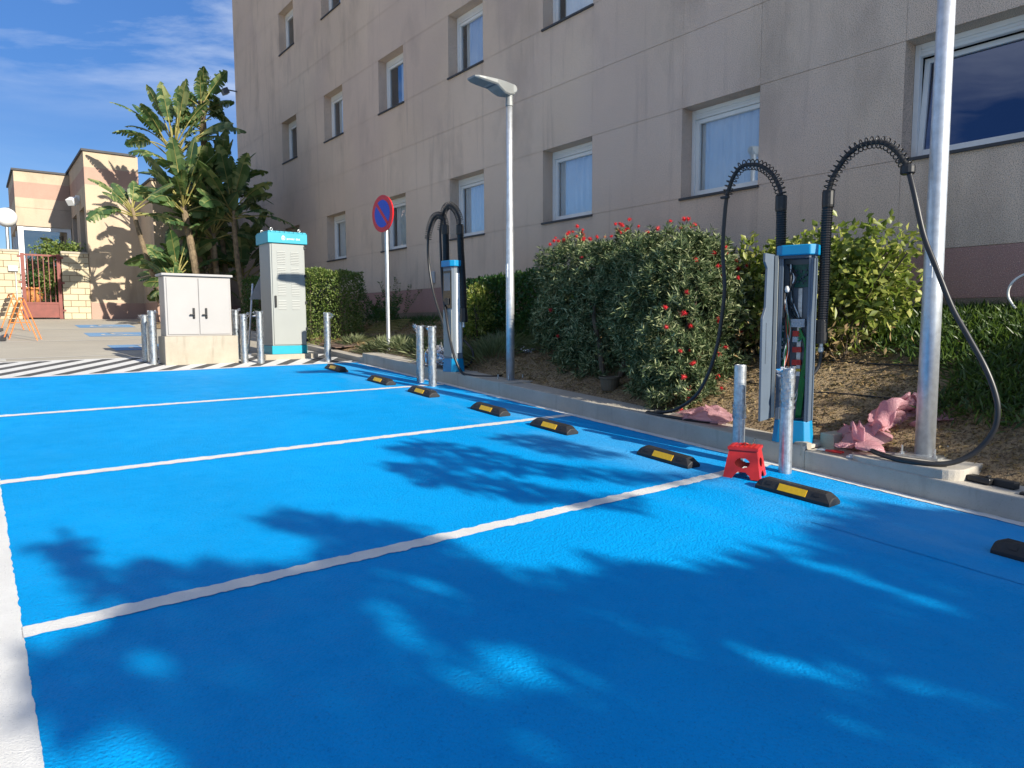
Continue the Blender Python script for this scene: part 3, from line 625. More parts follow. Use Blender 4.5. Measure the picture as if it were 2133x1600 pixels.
mb = MB(); mb.lathe([(0.17, 0.45), (0.27, 0.62), (0.29, 0.80), (0.26, 0.92), (0.31, 0.93), (0.31, 1.0), (0.25, 1.0), (0.25, 0.9)], (1.68, 28.3, 1.8), 24); mb.build('pot', 'terracotta', pp, smooth=True)
mb = MB(); mb.box(1.4, 2.0, 28.05, 28.6, 1.75, 2.25); mb.build('stand', 'base_concrete', pp)
r = np.random.RandomState(8); n = 500; P = V3(1.68, 28.3, 3.0)+r.normal(size=(n, 3))*V3(.14, .14, .17); leaves('foliage', P, unit(n, r), 0.12, 0.05, 'dark_leaf', pp, 1)
cb = thing('climbing_shrub', 'leafy green shrub leaning over the block wall beside the red gate', 'shrub', (2.2, 28.1, 1.8))
n = 2600; c1 = r.uniform(0, 1, n)[:, None]; P = np.where(c1 < .5, V3(2.25, 28.05, 3.0)+r.normal(size=(n, 3))*V3(.22, .18, .30), np.where(c1 < .8, V3(2.2, 27.95, 4.0)+r.normal(size=(n, 3))*V3(.20, .16, .17), V3(2.78, 27.95, 4.08)+r.normal(size=(n, 3))*V3(.2, .15, .12)))
leaves('foliage', P, unit(n, r), 0.11, 0.055, 'hedge_leaf', cb, 2)
mb = MB()
for k in range(4): mb.tube(spline([(2.3+.05*k, 28.1, 1.8), (2.3+.1*(k-2), 28.1, 2.8), (2.2+.2*(k-1.5), 28.0, 3.9)], 6), 0.02, 6)
mb.build('stem', 'bark', cb)

mb = MB(); strip(mb, (4.62, 2.55), (4.72, -3.0), 0.014, 0.0075, 0.004); o = mb.build('paint_seam', 'blue_paint'); tag(o, kind='structure')

# ================================================================== EQUIPMENT
def at(mb, ang, loc):   # turn and move a mesh builder
    c, s = math.cos(ang), math.sin(ang); mb.v = [(loc[0]+c*x-s*y, loc[1]+s*x+c*y, loc[2]+z) for x, y, z in mb.v]; return mb

# white electrical cabinet on concrete base
ec = thing('electrical_cabinet', 'wide white two-door electrical cabinet on a concrete base', 'cabinet', (3.27, 13.4, gz(3.27, 13.6)))
mb = MB(); mb.box(2.66, 3.90, 13.40, 13.95, 0.7, 1.37); mb.build('concrete_base', 'base_concrete', ec, bevel=0.012)
mb = MB(); mb.box(2.70, 3.82, 13.47, 13.90, 1.37, 2.425); mb.build('body', 'cabinet_white', ec, bevel=0.008)
mb = MB(); mb.box(2.655, 3.855, 13.42, 13.95, 2.43, 2.475); mb.build('lid', 'cabinet_white', ec, bevel=0.012)
for x0, x1, hx in [(2.735, 3.252, 3.165), (3.262, 3.79, 3.375)]:
    mb = MB(); mb.box(x0, x1, 13.452, 13.468, 1.40, 2.40); d = mb.build('door', 'cabinet_white', ec, bevel=0.006)
    mb = MB(); mb.box(hx-0.018, hx+0.018, 13.43, 13.45, 1.68, 1.87); mb.box(hx-0.075, hx+0.012, 13.405, 13.428, 1.735, 1.762); mb.lathe([(0.02, 0), (0.02, 0.03)], (hx, 13.44, 1.69), 10); mb.build('handle', 'black_plastic', d, bevel=0.006)

# tall power unit
pu = thing('charging_power_unit', 'tall grey power cabinet with cyan top and base bands and louvred door', 'power cabinet', (5.0, 13.7, gz(5.0, 13.9)))
px0, px1, py0, py1 = 4.65, 5.34, 13.72, 14.34
mb = MB(); mb.box(4.46, 5.52, 13.60, 14.48, 0.7, 0.985); mb.build('concrete_base', 'base_concrete', pu, bevel=0.012)
mb = MB(); mb.box(px0, px1, py0, py1, 1.15, 3.16); mb.build('body', 'power_grey', pu, bevel=0.008)
mb = MB(); mb.prism([(px0-.02, py0-.02), (px1-.03, py0-.02), (px1+.02, py0+.05), (px1+.02, py1+.02), (px0-.02, py1+.02)], 0.985, 1.15); mb.build('base_band', 'cyan_paint', pu, bevel=0.006)
mb = MB(); mb.box(px0-.045, px1+.045, py0-.05, py1+.05, 3.145, 3.345); mb.build('top_band', 'cyan_paint', pu, bevel=0.006)
mb = MB(); mb.box(px0-.03, px1+.03, py0-.03, py1+.03, 3.35, 3.372)
for k in range(8): mb.box(px0+.02+.09*k, px0+.06+.09*k, py0-.048, py0-.03, 3.345, 3.372)
mb.build('roof_plate', 'cyan_paint', pu)
mb = MB(); mb.box(px0+.03, px1-.02, py0-.018, py0-.001, 1.17, 3.13); dr = mb.build('door', 'power_grey', pu, bevel=0.006)
for gx0, gx1 in [(px0+.13, px0+.29), (px0+.40, px0+.56)]:
    for gz0 in (2.74, 2.43, 2.13, 1.86):
        lv, sh = MB(), MB(); n = 8 if gz0 > 2 else 6
        for k in range(n):
            z = gz0+0.032*k
            lv.add([(gx0, py0-.019, z), (gx1, py0-.019, z), (gx1, py0-.025, z+.004), (gx0, py0-.025, z+.004), (gx1, py0-.019, z+.024), (gx0, py0-.019, z+.024)], [(3, 2, 4, 5), (0, 1, 2, 3)])
            sh.quad((gx0, py0-.0195, z-.004), (gx1, py0-.0195, z-.004), (gx1, py0-.0195, z+.001), (gx0, py0-.0195, z+.001))
        lv.m = 0; k0 = len(lv.f); lv.m = 1; lv.add(sh.v, sh.f); lv.build('louvre_panel', ['power_grey', 'louvre_dark'], dr)

mb = MB(); mb.box(px0+.055, px0+.095, py0-.05, py0-.019, 1.90, 2.13); mb.build('handle', 'black_plastic', dr, bevel=0.01)
for z in (3.05, 2.5, 1.97, 1.45, 1.22):
    mb = MB(); mb.box(px1-.025, px1+.02, py0-.03, py0-.002, z, z+.055); mb.build('hinge', 'black_plastic', pu, bevel=0.005)
for x, y in [(px0+.06, py0+.05), (px1-.08, py0+.05), (px0+.05, py1-.05), (px1-.08, py1-.05)]:
    mb = MB(); t = np.linspace(0, 2*PI, 19); mb.tube(np.stack([x+.024*np.cos(t), 0*t+y, 3.412+.024*np.sin(t)], 1), 0.007, 6); mb.build('lifting_eye', 'galvanised', pu, smooth=True)
def text(name, body, size, loc, rot, mat, parent, align='LEFT'):
    cu = bpy.data.curves.new(name, 'FONT'); cu.body = body; cu.size = size; cu.extrude = 0.0015; cu.align_x = align
    to = bpy.data.objects.new('tmp_text', cu); COL.objects.link(to); dg = bpy.context.evaluated_depsgraph_get(); dg.update()
    me = bpy.data.meshes.new_from_object(to.evaluated_get(dg)); bpy.data.objects.remove(to); bpy.data.curves.remove(cu)
    me.materials.clear(); me.materials.append(MATS[mat]); o = bpy.data.objects.new(name, me); COL.objects.link(o); o.parent = parent
    o.location = V3(*loc)-parent_world(parent); o.rotation_euler = rot; return o
text('lettering', 'power dot', 0.062, (px0+.32, py0-.053, 3.215), (PI/2, 0, 0), 'window_white', pu)
mb = MB(); t = np.linspace(0, 2*PI, 25); cxl, czl = px0+.255, 3.24
mb.tube(np.stack([cxl+.033*np.sign(np.cos(t))*abs(np.cos(t))**.6, 0*t+py0-.052, czl+.033*np.sign(np.sin(t))*abs(np.sin(t))**.6], 1), 0.0045, 6)
mb.box(cxl-.014, cxl-.007, py0-.055, py0-.0505, czl-.005, czl+.055); mb.box(cxl+.007, cxl+.014, py0-.055, py0-.0505, czl-.005, czl+.055); mb.box(cxl-.016, cxl+.016, py0-.055, py0-.0505, czl-.016, czl-.005)
mb.build('plug_emblem', 'window_white', pu)

# wheel stops
def prof_stop(): return [(-0.088, 0), (-0.088, 0.026), (-0.05, 0.082), (-0.028, 0.092), (0.028, 0.092), (0.05, 0.082), (0.088, 0.026), (0.085, 0)]
pr = prof_stop(); L2 = 0.315
ws = thing('wheel_stop', 'black rubber wheel stop with yellow reflector', 'wheel stop')
mb = MB(); rings = []
for y, s in [(-L2, 0.62), (-L2+0.004, 0.70), (-L2+0.055, 1.0), (L2-0.055, 1.0), (L2-0.004, 0.70), (L2, 0.62)]:
    rings.append([(x*(0.6+0.4*s) if abs(x) < .08 else x*(0.94+0.06*s), y, z*s if z > .031 else z) for x, z in pr])
mb.ring_loft(rings); mb.build('body', 'rubber', ws, bevel=0.006)
e1 = np.array((-0.088, 0.026)); e2 = np.array((-0.05, 0.082)); nn = np.array((-(e2-e1)[1], (e2-e1)[0])); nn = nn/np.linalg.norm(nn)
mb = MB(); c = (e1+e2)/2+nn*0.0; u = (e2-e1)/2*0.86
if nn[0] > 0: nn = -nn
mb.obox((c[0]+nn[0]*.002, 0, c[1]+nn[1]*.002), (u[0], 0, u[1]), (0, 0.118, 0), (nn[0]*.0025, 0, nn[1]*.0025)); mb.build('reflector', 'yellow_reflector', ws)
for y in (-0.2, 0.2):
    mb = MB(); cc = e1*0.35+e2*0.65
    mb.obox((cc[0]+nn[0]*.001, y, cc[1]+nn[1]*.001), (u[0]*.45, 0, u[1]*.45), (0, 0.022, 0), (nn[0]*.003, 0, nn[1]*.003)); mb.build('bolt_recess', 'black_plastic', ws)
stops = [(5.13, 1.28, 'black wheel stop cut off by the right edge, nearest of all'), (5.13, 2.97, 'wheel stop with yellow reflector right beside the red folding stool'),
         (5.12, 4.27, 'wheel stop just beyond the red folding stool, in dappled tree shade'), (5.10, 5.88, 'wheel stop at the end of the middle white bay line'),
         (5.09, 7.08, 'wheel stop one before the middle white bay line, opposite the slim lamp post'), (5.07, 8.68, 'wheel stop beside the farther pair of bollards, just past the far bay line'),
         (5.06, 9.96, 'wheel stop just beyond the far white bay line, nearer of two in the last bay'), (5.06, 11.67, 'farthest wheel stop, with pale reflector, against the hatched strip')]
for k, (x, y, lb) in enumerate(stops):
    o = ws if k == 0 else copy_tree(ws)
    o.location = (x, y, gz(x, y)+0.004); o.rotation_euler = (math.atan(0.063), 0, RAD([0, 1.0, -1.5, 0.5, 0, -0.8, 1.2, 0][k])); tag(o, lb, 'wheel stop', 'wheel stops along the kerb')

# bollards
def bollard(x, y, h, label, wrap=(0.0, 1.0), knot=True, seed=0, zoff=0.0, r=0.056):
    z0 = float(gz(x, y))+zoff; t = thing('bollard', label, 'bollard', (x, y, z0), 'galvanised bollards round the charging equipment'); rg = np.random.RandomState(seed)
    mb = MB(); mb.lathe([(r, -0.05), (r, h-0.012), (r-0.006, h), (r-0.012, h), (r-0.014, h-0.02)], (x, y, z0), 24); mb.build('tube', 'galvanised', t, smooth=False)
    if wrap:
        n, m = 26, 40; zz = np.linspace(wrap[0]*h, wrap[1]*h+0.012, m); rings = []
        ph = rg.uniform(0, 6.28, 8)
        for i, z in enumerate(zz):
            ring = []
            for j in range(n):
                a = 2*PI*j/n; q = r+0.003+0.003*abs(math.sin(3*a+ph[0]+14*z))+0.003*abs(math.sin(9*z+2*a+ph[1]))+rg.uniform(0, .002)
                ring.append((x+q*math.cos(a), y+q*math.sin(a), z0+z+rg.uniform(-.004, .004)))
            rings.append(ring)
        mb = MB(); mb.ring_loft(rings, caps=False)
        if knot:
            top = wrap[1]*h; a = rg.uniform(0, 6.28)
            for k in range(9):
                b_ = a+rg.uniform(-1.2, 1.2); p0 = V3(x+r*.8*math.cos(b_), y+r*.8*math.sin(b_), z0+top-rg.uniform(0, .10)); dd = V3(math.cos(b_), math.sin(b_), rg.uniform(-.3, .9))*rg.uniform(.05, .11)
                s = np.cross(dd, rg.normal(size=3)); s = s/np.linalg.norm(s)*.028
                mb.add([p0, p0+dd*.5+s, p0+dd, p0+dd*.5-s+V3(0, 0, .012)], [(0, 1, 2, 3)])
        mb.build('plastic_wrap', 'clear_wrap', t)
    return t
bollard(5.71, 3.42, 0.94, 'galvanised bollard in front of the opened charging post, its top half in clear plastic', (0.62, 1.0), True, 1)
bollard(5.70, 3.90, 0.92, 'bare galvanised bollard standing behind the red folding stool', (0.45, 0.58), False, 2)
bollard(5.64, 9.74, 0.90, 'farther bollard of the pair before the finished far charging post', (0.02, 1.0), True, 3, r=0.054)
bollard(5.60, 9.30, 0.92, 'nearer bollard of the pair before the finished far charging post', (0.02, 1.0), True, 4, r=0.056)
bollard(2.52, 13.66, 0.94, 'bollard in bulky plastic wrap left of the white electrical cabinet, the nearer of two there', (0.02, 1.0), True, 5, r=0.06)
bollard(2.50, 14.2, 0.84, 'wrapped bollard hidden behind another, left of the white electrical cabinet', (0.02, 1.0), True, 6, r=0.058)
bollard(3.98, 13.30, 0.90, 'nearer wrapped bollard at the right side of the white electrical cabinet', (0.02, 1.0), True, 7)
bollard(4.03, 13.95, 0.95, 'wrapped bollard behind another at the right side of the white electrical cabinet', (0.02, 1.0), True, 8)
bollard(4.23, 13.16, 0.96, 'wrapped bollard at the left front corner of the tall power cabinet', (0.02, 1.0), True, 9)
bollard(5.42, 12.88, 0.95, 'wrapped bollard standing alone right of the tall power cabinet', (0.02, 1.0), True, 10)

# no stopping sign
sg = thing('no_parking_sign', 'round blue sign with red rim and diagonal red bar on a pale post', 'road sign', (6.52, 12.5, 0.95))
mb = MB(); mb.box(6.50, 6.545, 12.46, 12.54, 0.8, 4.02); mb.build('post', 'pole_metal', sg, bevel=0.008)
nS = V3(-0.994, -0.11, 0); uS = V3(0.11, -0.994, 0); zS = V3(0, 0, 1); cS = V3(6.47, 12.49, 3.70)
def disc(mb, r0, r1, off0, off1, n=40):
    rings = []
    for r, of in ((r0, off0), (r1, off1)):
        rings.append([cS+nS*of+uS*r*math.cos(2*PI*j/n)+zS*r*math.sin(2*PI*j/n) for j in range(n)])
    mb.ring_loft(rings)
mb = MB(); disc(mb, 0.345, 0.355, 0.0, 0.035); mb.build('red_rim', 'sign_red', sg)
mb = MB(); disc(mb, 0.262, 0.262, 0.036, 0.038); mb.build('blue_face', 'sign_blue', sg)
mb = MB(); a = RAD(-47); ua = uS*math.cos(a)+zS*math.sin(a); va = -uS*math.sin(a)+zS*math.cos(a); mb.obox(cS+nS*0.040, ua*0.262, va*0.033, nS*0.0012); mb.build('diagonal_bar', 'sign_red', sg)
mb = MB(); mb.box(6.49, 6.56, 12.44, 12.56, 3.52, 3.56); mb.box(6.49, 6.56, 12.44, 12.56, 3.86, 3.90); mb.build('bracket', 'galvanised', sg)

# street lamps
def street_lamp(label, x, y, z0, h, r0, r1, fnd):
    t = thing('street_lamp', label, 'street lamp', (x, y, z0), 'slim street lamps in the planting bed')
    fx0, fx1, fy0, fy1, fb, ft = fnd; mb = MB(); cr = 0.16; P = []
    for (cx_, cy_, a0) in [(fx1-cr, fy1-cr, 0), (fx0+cr, fy1-cr, 90), (fx0+cr, fy0+cr, 180), (fx1-cr, fy0+cr, 270)]:
        for k in range(7): a = RAD(a0+15*k); P.append((cx_+cr*math.cos(a), cy_+cr*math.sin(a)))
    mb.prism(P, fb, ft); mb.build('foundation', 'concrete', t, bevel=0.01)
    mb = MB(); mb.lathe([(r0, 0), (r0*0.97, h*0.33), (r1*1.02, h*0.72), (r1, h)], (x, y, z0), 28); mb.build('pole', 'pole_metal', t, smooth=True)
    mb = MB(); mb.box(x-.17, x+.17, y-.17, y+.17, z0-0.012, z0+0.006)
    for sx in (-1, 1):
        for sy in (-1, 1): mb.lathe([(0.018, 0), (0.018, 0.02), (0.009, 0.022), (0.009, 0.075)], (x+sx*.13, y+sy*.13, z0+0.004), 6)
    mb.build('base_plate', 'galvanised', t)
    mb = MB(); mb.box(x-r0*1.01, x-r0*0.70, y-.022, y+.022, z0+1.5, z0+1.70); mb.lathe([(0.008, 0), (0.008, 0.02)], (x-r0*1.0, y, z0+1.6), 8); mb.build('service_hatch', 'pole_metal', t, bevel=0.01)
    zt = z0+h
    mb = MB(); mb.lathe([(r1*1.25, -0.16), (r1*1.25, -0.10), (r1*1.18, -0.098), (r1*1.18, -0.04), (r1*1.25, -0.038), (r1*1.22, 0.03), (r1*0.9, 0.06)], (x, y, zt), 20); mb.build('collar', 'lamp_grey', t, smooth=False)
    rings = []
    for xx, zb, zt_, hw in [(0.10, 0.03, 0.13, 0.05), (0.05, -0.01, 0.15, 0.065), (-0.04, -0.03, 0.150, 0.085), (-0.14, -0.03, 0.148, 0.11), (-0.24, 0.015, 0.144, 0.13), (-0.30, 0.05, 0.141, 0.138), (-0.50, 0.065, 0.138, 0.135), (-0.60, 0.08, 0.132, 0.125), (-0.66, 0.095, 0.122, 0.095)]:
        e = min(0.02, (zt_-zb)*0.3)
        rings.append([(x+xx, y+sy, zt+sz) for sy, sz in [(-hw+e, zb), (hw-e, zb), (hw, zb+e), (hw, zt_-e), (hw-2*e, zt_), (-hw+2*e, zt_), (-hw, zt_-e), (-hw, zb+e)]])
    mb = MB(); mb.ring_loft(rings); hd = mb.build('lamp_head', 'lamp_grey', t, bevel=0.004)
    def under(xx): return zt+0.049+(-0.30-xx)*0.15-0.002
    mb = MB(); mb.add([(x+a, y+b_, under(a)) for a, b_ in [(-0.58, -.10), (-0.32, -.112), (-0.32, .112), (-0.58, .10)]]+[(x+a, y+b_, under(a)+.006) for a, b_ in [(-0.58, -.10), (-0.32, -.112), (-0.32, .112), (-0.58, .10)]], [(3, 2, 1, 0), (0, 1, 5, 4), (1, 2, 6, 5), (2, 3, 7, 6), (3, 0, 4, 7)]); lg = mb.build('lamp_glass', 'lamp_glass', hd)
    mb = MB()
    for a in (-0.52, -0.45, -0.38):
        for b_ in (-.06, -.02, .02, .06): mb.lathe([(0.013, -0.004), (0.009, 0.001)], (x+a, y+b_, under(a)), 8)
    mb.build('led_lenses', 'terminal_grey', lg)
    mb = MB(); mb.lathe([(0.05, -.07), (0.062, -.06), (0.062, .06), (0.05, .07)], (0, 0, 0), 18); mb.v = [(x+0.04+a, y+c, zt+0.075+b_) for a, b_, c in mb.v]; mb.build('knuckle', 'lamp_grey', t, bevel=0.004)
    return t
street_lamp('slim grey street lamp with flat head left of the red-flowered bush, seen whole', 6.30, 8.24, 0.745, 4.10, 0.062, 0.043, (5.965, 6.72, 7.86, 8.62, 0.4, 0.748))
street_lamp('thick galvanised street lamp pole nearest the camera, cut off by the top of the photo', 6.44, 2.56, 0.452, 4.30, 0.078, 0.066, (5.965, 6.84, 2.12, 3.02, 0.2, 0.438))

# ------------------------------------------------------------------ charging posts
def sc(P, X=None, k=None):
    k = X/P[0] if X else k; return (P[0]*k, P[1]*k, 1.6+(P[2]-1.6)*k)
def octo(a, b, c): return [(-a, -b+c), (-a, b-c), (-a+c, b), (a-c, b), (a, b-c), (a, -b+c), (a-c, -b), (-a+c, -b)][::-1]
def arm(t, pipe, arch, name='cable_arm', R=0.05, spring_R=0.05):
    mb = MB(); corrugated(mb, spline(pipe, 16), R, 0.022, 12); p = mb.build('conduit', 'black_plastic', t)
    mb = MB(); e = V3(*pipe[0]); mb.lathe([(R*1.12, -.05), (R*1.18, -.02), (R*1.18, .05), (R*1.05, .06), (R*1.05, .16), (R, .17)], e, 14); mb.build('sleeve', 'black_plastic', p); mb = MB(); e2 = V3(*pipe[-1]); mb.lathe([(R*1.02, -.14), (R*1.07, -.12), (R*1.07, .0), (R*.8, .01)], e2, 14); mb.build('sleeve', 'black_plastic', p)
    mb = MB(); mb.lathe([(.022, -.13), (.026, -.12), (.026, -.085), (.02, -.08), (.02, -.05)], e, 10); mb.build('gland', 'galvanised', p)
    mb = MB(); coil(mb, arch, spring_R, 0.0052, 0.044 if R < .055 else .034); s = mb.build('spring', 'black_plastic', p, smooth=True)
    return p
def charger(label, x, y, z0, rot, H, opened):
    t = thing('charging_post', label, 'charging post', (x, y, z0), 'charging posts at the kerb')
    def put(mb, name, mat, parent=t, **k): return at(mb, rot, (x, y, z0)).build(name, mat, parent, **k)
    a, b = (0.085, 0.150) if opened else (0.105, 0.14)
    mb = MB(); mb.prism(octo(a+.03, b+.025, .05), 0, 0.21, octo(a+.012, b+.008, .045)); put(mb, 'base_shoe', 'cap_blue', bevel=0.006)
    mb = MB(); mb.prism(octo(a+.035, b+.03, .055), H-.095, H); put(mb, 'cap', 'cap_blue', bevel=0.01)
    mb = MB(); mb.prism(octo(a+.01, b+.005, .04), H-.12, H-.095); put(mb, 'cap_collar', 'post_dark')
    if not opened:
        mb = MB(); mb.prism(octo(a, b, .035), .21, H-.12); put(mb, 'body', 'post_body', bevel=0.004)
        mb = MB(); mb.box(-a-.012, -a-.001, -b+.03, b-.03, .24, .98); put(mb, 'lower_panel', 'power_grey', bevel=0.004)
        mb = MB(); mb.box(-a-.008, -a-.001, -b+.03, b-.03, 1.0, H-.16); sf = put(mb, 'screen_panel', 'screen_dark', bevel=0.006)
        mb = MB(); mb.box(-a-.012, -a-.0085, -b+.06, b-.06, 1.28, 1.55); put(mb, 'display', 'lamp_glass', sf)
        mb = MB(); mb.box(-a-.03, -a-.009, -b+.09, b-.09, 1.06, 1.16); put(mb, 'plug_holder', 'black_plastic', sf, bevel=0.008)
        mb = MB(); mb.box(-.05, .05, -b-.012, -b-.001, .30, H-.2); put(mb, 'side_trim', 'window_white', bevel=0.004)
        return t
    # opened post: back plate, two side rails, door swung aside, electronics
    mb = MB(); mb.box(a-.02, a, -b, b, .21, H-.12); put(mb, 'back_plate', 'post_body')
    mb = MB(); mb.box(-a, a-.022, -b, -b+.018, .21, H-.12); mb.box(-a, -a+.014, -b+.019, -b+.04, .21, H-.12); mb.box(a-.06, a-.03, -b-.012, -b-.001, .21, H-.12); put(mb, 'side_rail', 'post_grey', bevel=0.003)
    mb = MB(); mb.box(-a, a-.022, b-.018, b, .21, H-.12); mb.box(-a, -a+.014, b-.04, b-.019, .21, H-.12); put(mb, 'side_rail', 'post_grey', bevel=0.003)
    # door: stepped outline, hinged at the +y edge and standing out from the front
    D = [(0.0, .22), (.15, .20), (.155, 1.16), (.115, 1.26), (.105, 1.62), (.14, 1.68), (.14, 1.76), (0.0, 1.75)]
    mb = MB(); n = len(D); y0 = b+.030; al = RAD(24)
    vs = [(-a-.01-u*math.cos(al), y0+u*math.sin(al)+s, z) for s in (0, .022) for u, z in D]
    mb.add(vs, [tuple(range(n)), tuple(range(2*n-1, n-1, -1))]+[((i+1) % n, i, n+i, n+(i+1) % n) for i in range(n)])
    dr = put(mb, 'front_door', 'post_grey', bevel=0.003)
    mb = MB(); mb.box(-a-.03, -a-.012, y0-.03, y0-.001, .23, 1.74); put(mb, 'door_flange', 'power_grey', dr)
    mb = MB(); mb.obox((-a-.01-.105*math.cos(al), y0+.105*math.sin(al)-.001, .93), (.004*math.cos(al), -.004*math.sin(al), 0), (.0015*math.sin(al), .0015*math.cos(al), 0), (0, 0, .19)); put(mb, 'door_slot', 'post_dark', dr)
    iy = b-.02
    mb = MB(); mb.box(-a+.02, a-.04, iy-.012, iy-.001, .72, 1.12); bd = put(mb, 'control_board', 'pcb_green')
    mb = MB(); rg = np.random.RandomState(4)
    for k in range(26):
        u, z = rg.uniform(-a+.03, a-.06), rg.uniform(.74, 1.09); mb.box(u, u+rg.uniform(.006, .02), iy-.02, iy-.0125, z, z+rg.uniform(.006, .02))
    put(mb, 'board_parts', 'terminal_grey', bd)
    mb = MB()
    for u in (-.06, -.01, .04): mb.lathe([(.02, 0), (.02, .24), (.014, .25)], (u, iy-.025, 1.17), 12)
    put(mb, 'capacitors', 'black_plastic')
    bx = a-.022
    mb = MB(); mb.box(bx-.012, bx-.001, -.09, .07, 1.45, 1.66); bd2 = put(mb, 'power_board', 'pcb_green')
    mb = MB()
    for k in range(24):
        u, z = rg.uniform(-.085, .05), rg.uniform(1.46, 1.63); mb.box(bx-.012-rg.uniform(.008, .03), bx-.0122, u, u+rg.uniform(.008, .022), z, z+rg.uniform(.008, .025))
    put(mb, 'board_parts', 'post_dark', bd2)
    mb = MB(); mb.box(bx-.02, bx-.001, -.035, .0, .62, 1.44)
    for k in range(18): mb.box(bx-.0215, bx-.0205, -.026, -.009, .64+.044*k, .664+.044*k)
    put(mb, 'mounting_rail', 'galvanised')
    mb = MB(); mb.box(bx-.07, bx-.021, -.075, .05, 1.08, 1.155)
    for k in range(5): mb.box(bx-.076, bx-.0705, -.07+.024*k, -.055+.024*k, 1.10, 1.13)
    put(mb, 'terminal_block', 'terminal_grey')
    for z, mt in [(1.02, 'terminal_red'), (.965, 'terminal_grey'), (.87, 'terminal_red'), (.75, 'terminal_red')]:
        mb = MB(); mb.box(bx-.065, bx-.021, -.05, .03, z-.025, z+.025)
        for k in range(3): mb.box(bx-.068, bx-.0655, -.045+.027*k, -.03+.027*k, z+.004, z+.016)
        put(mb, 'breaker', mt)
    mb = MB(); mb.box(bx-.05, bx-.021, -.045, .035, .665, .69); put(mb, 'earth_terminal', 'wire_yellow')
    for k in range(5):
        o_ = .010*k; mb = MB(); mb.tube(spline([(bx-.06-.004*k, -.03+.002*k, 1.07-.03*k), (bx-.08, -.07-.003*k, .98), (bx-.07, -.10+.004*k, .80), (bx-.06, -.085+o_, .55), (bx-.05, -.06+o_, .23)], 10), .0085, 6); put(mb, 'earth_cable', 'wire_green', smooth=True)
    for k in range(13):
        mt = ['wire_white', 'wire_white', 'wire_orange', 'wire_green', 'cable_black', 'wire_white', 'cable_black'][k % 7]
        q = rg.uniform(-.02, .02, 12); mb = MB(); mb.tube(spline([(-.02+q[0], .10, 1.45), (-.06+q[1], .085+q[2]*.5, 1.28), (-.03+q[3], .06+q[4], 1.05), (-.05+q[5], .07+q[6], .85), (-.07+q[7]*2, .10+q[8], .58), (-.11+q[9]*2, .06+q[10], .42), (-.05, .0+q[11], .38), (.02, -.03, .50)], 10), .0042, 5); put(mb, 'control_wire', mt, smooth=True)
    for k in range(12):
        q = rg.uniform(-.03, .03, 9); mb = MB(); mb.tube(spline([(-.02+q[0], .07+q[1], 1.66), (-.05+q[2], .03+q[3], 1.52), (-.03+q[4], .05+q[5], 1.38), (.02+q[6], .02+q[7], 1.2), (.04, -.03+q[8], 1.14)], 8), .006, 5); put(mb, 'control_wire', 'cable_black' if k < 8 else 'wire_white', smooth=True)
    mb = MB(); mb.lathe([(.0, 0), (.02, .005), (.024, .03), (.016, .06)], (-.06, .075, 1.40), 10); put(mb, 'connector', 'wire_white', smooth=True)
    mb = MB(); mb.box(bx-.02, bx-.001, -.08, -.02, .30, .42); mb.lathe([(.016, 0), (.016, .02)], (bx-.02, -.05, .36), 8); put(mb, 'bracket', 'post_dark')
    mb = MB(); mb.tube(spline([(.03, .06, 1.10), (.045, .075, .9), (.04, .07, .7), (.03, .05, .45)], 8), .013, 7); put(mb, 'power_cable', 'wire_orange', smooth=True)
    return t
c2 = charger('nearer charging post with its front door open and wiring exposed', 6.10, 3.585, 0.462, RAD(18), 1.83, True)
c1 = charger('farther closed charging post with cyan cap, seen left of the slim street lamp', 6.085, 9.45, 0.815, RAD(4), 1.75, False)
# pads under the posts
for (x0, x1, y0, y1, zb, zt, par) in [(5.957, 6.42, 3.38, 4.05, 0.2, 0.463, c2), (5.957, 6.42, 9.2, 9.75, 0.5, 0.816, c1)]:
    mb = MB(); mb.box(x0, x1, y0, y1, zb, zt); mb.build('concrete_pad', 'concrete', par, bevel=0.012)
# cable arms of the nearer post
k = 1.013
A2 = [sc(p, k=k) for p in [(6.12, 3.78, 2.32), (6.12, 3.79, 2.77), (6.12, 3.82, 2.87), (6.12, 3.9, 3.0), (6.12, 4.02, 3.09), (6.12, 4.12, 3.12), (6.12, 4.23, 3.12), (6.12, 4.32, 3.04), (6.12, 4.37, 2.93), (6.12, 4.39, 2.87)]]
B2 = [(6.25, 3.42, 1.44), (6.25, 3.41, 1.73), (6.25, 3.41, 2.34), (6.25, 3.4, 2.77), (6.25, 3.37, 2.87), (6.25, 3.32, 2.96), (6.25, 3.24, 3.06), (6.25, 3.13, 3.12), (6.25, 3.01, 3.13), (6.25, 2.91, 3.1), (6.25, 2.82, 3.02), (6.25, 2.76, 2.93), (6.25, 2.72, 2.86)]
arm(c2, [(A2[0][0], A2[0][1], 1.45), A2[0], A2[1]], A2[1:]); arm(c2, [B2[0], B2[1], B2[2], B2[3]], B2[3:])
mb = MB(); mb.tube(spline([A2[1]]+A2[2:]+[(6.2, 4.47, 2.72), (6.19, 4.48, 2.33), (6.18, 4.44, 1.94), (6.17, 4.46, 1.64), (6.16, 4.5, 1.35), (6.15, 4.6, 1.04), (6.14, 4.75, 0.8), (6.12, 5.0, 0.63), (6.08, 5.22, 0.575), (6.03, 5.33, 0.57), (6.005, 5.25, 0.565), (6.02, 5.0, 0.555), (6.08, 4.75, 0.54), (6.2, 4.5, 0.53)], 10), 0.020, 10); mb.build('charging_cable', 'cable_black', c2, smooth=True)
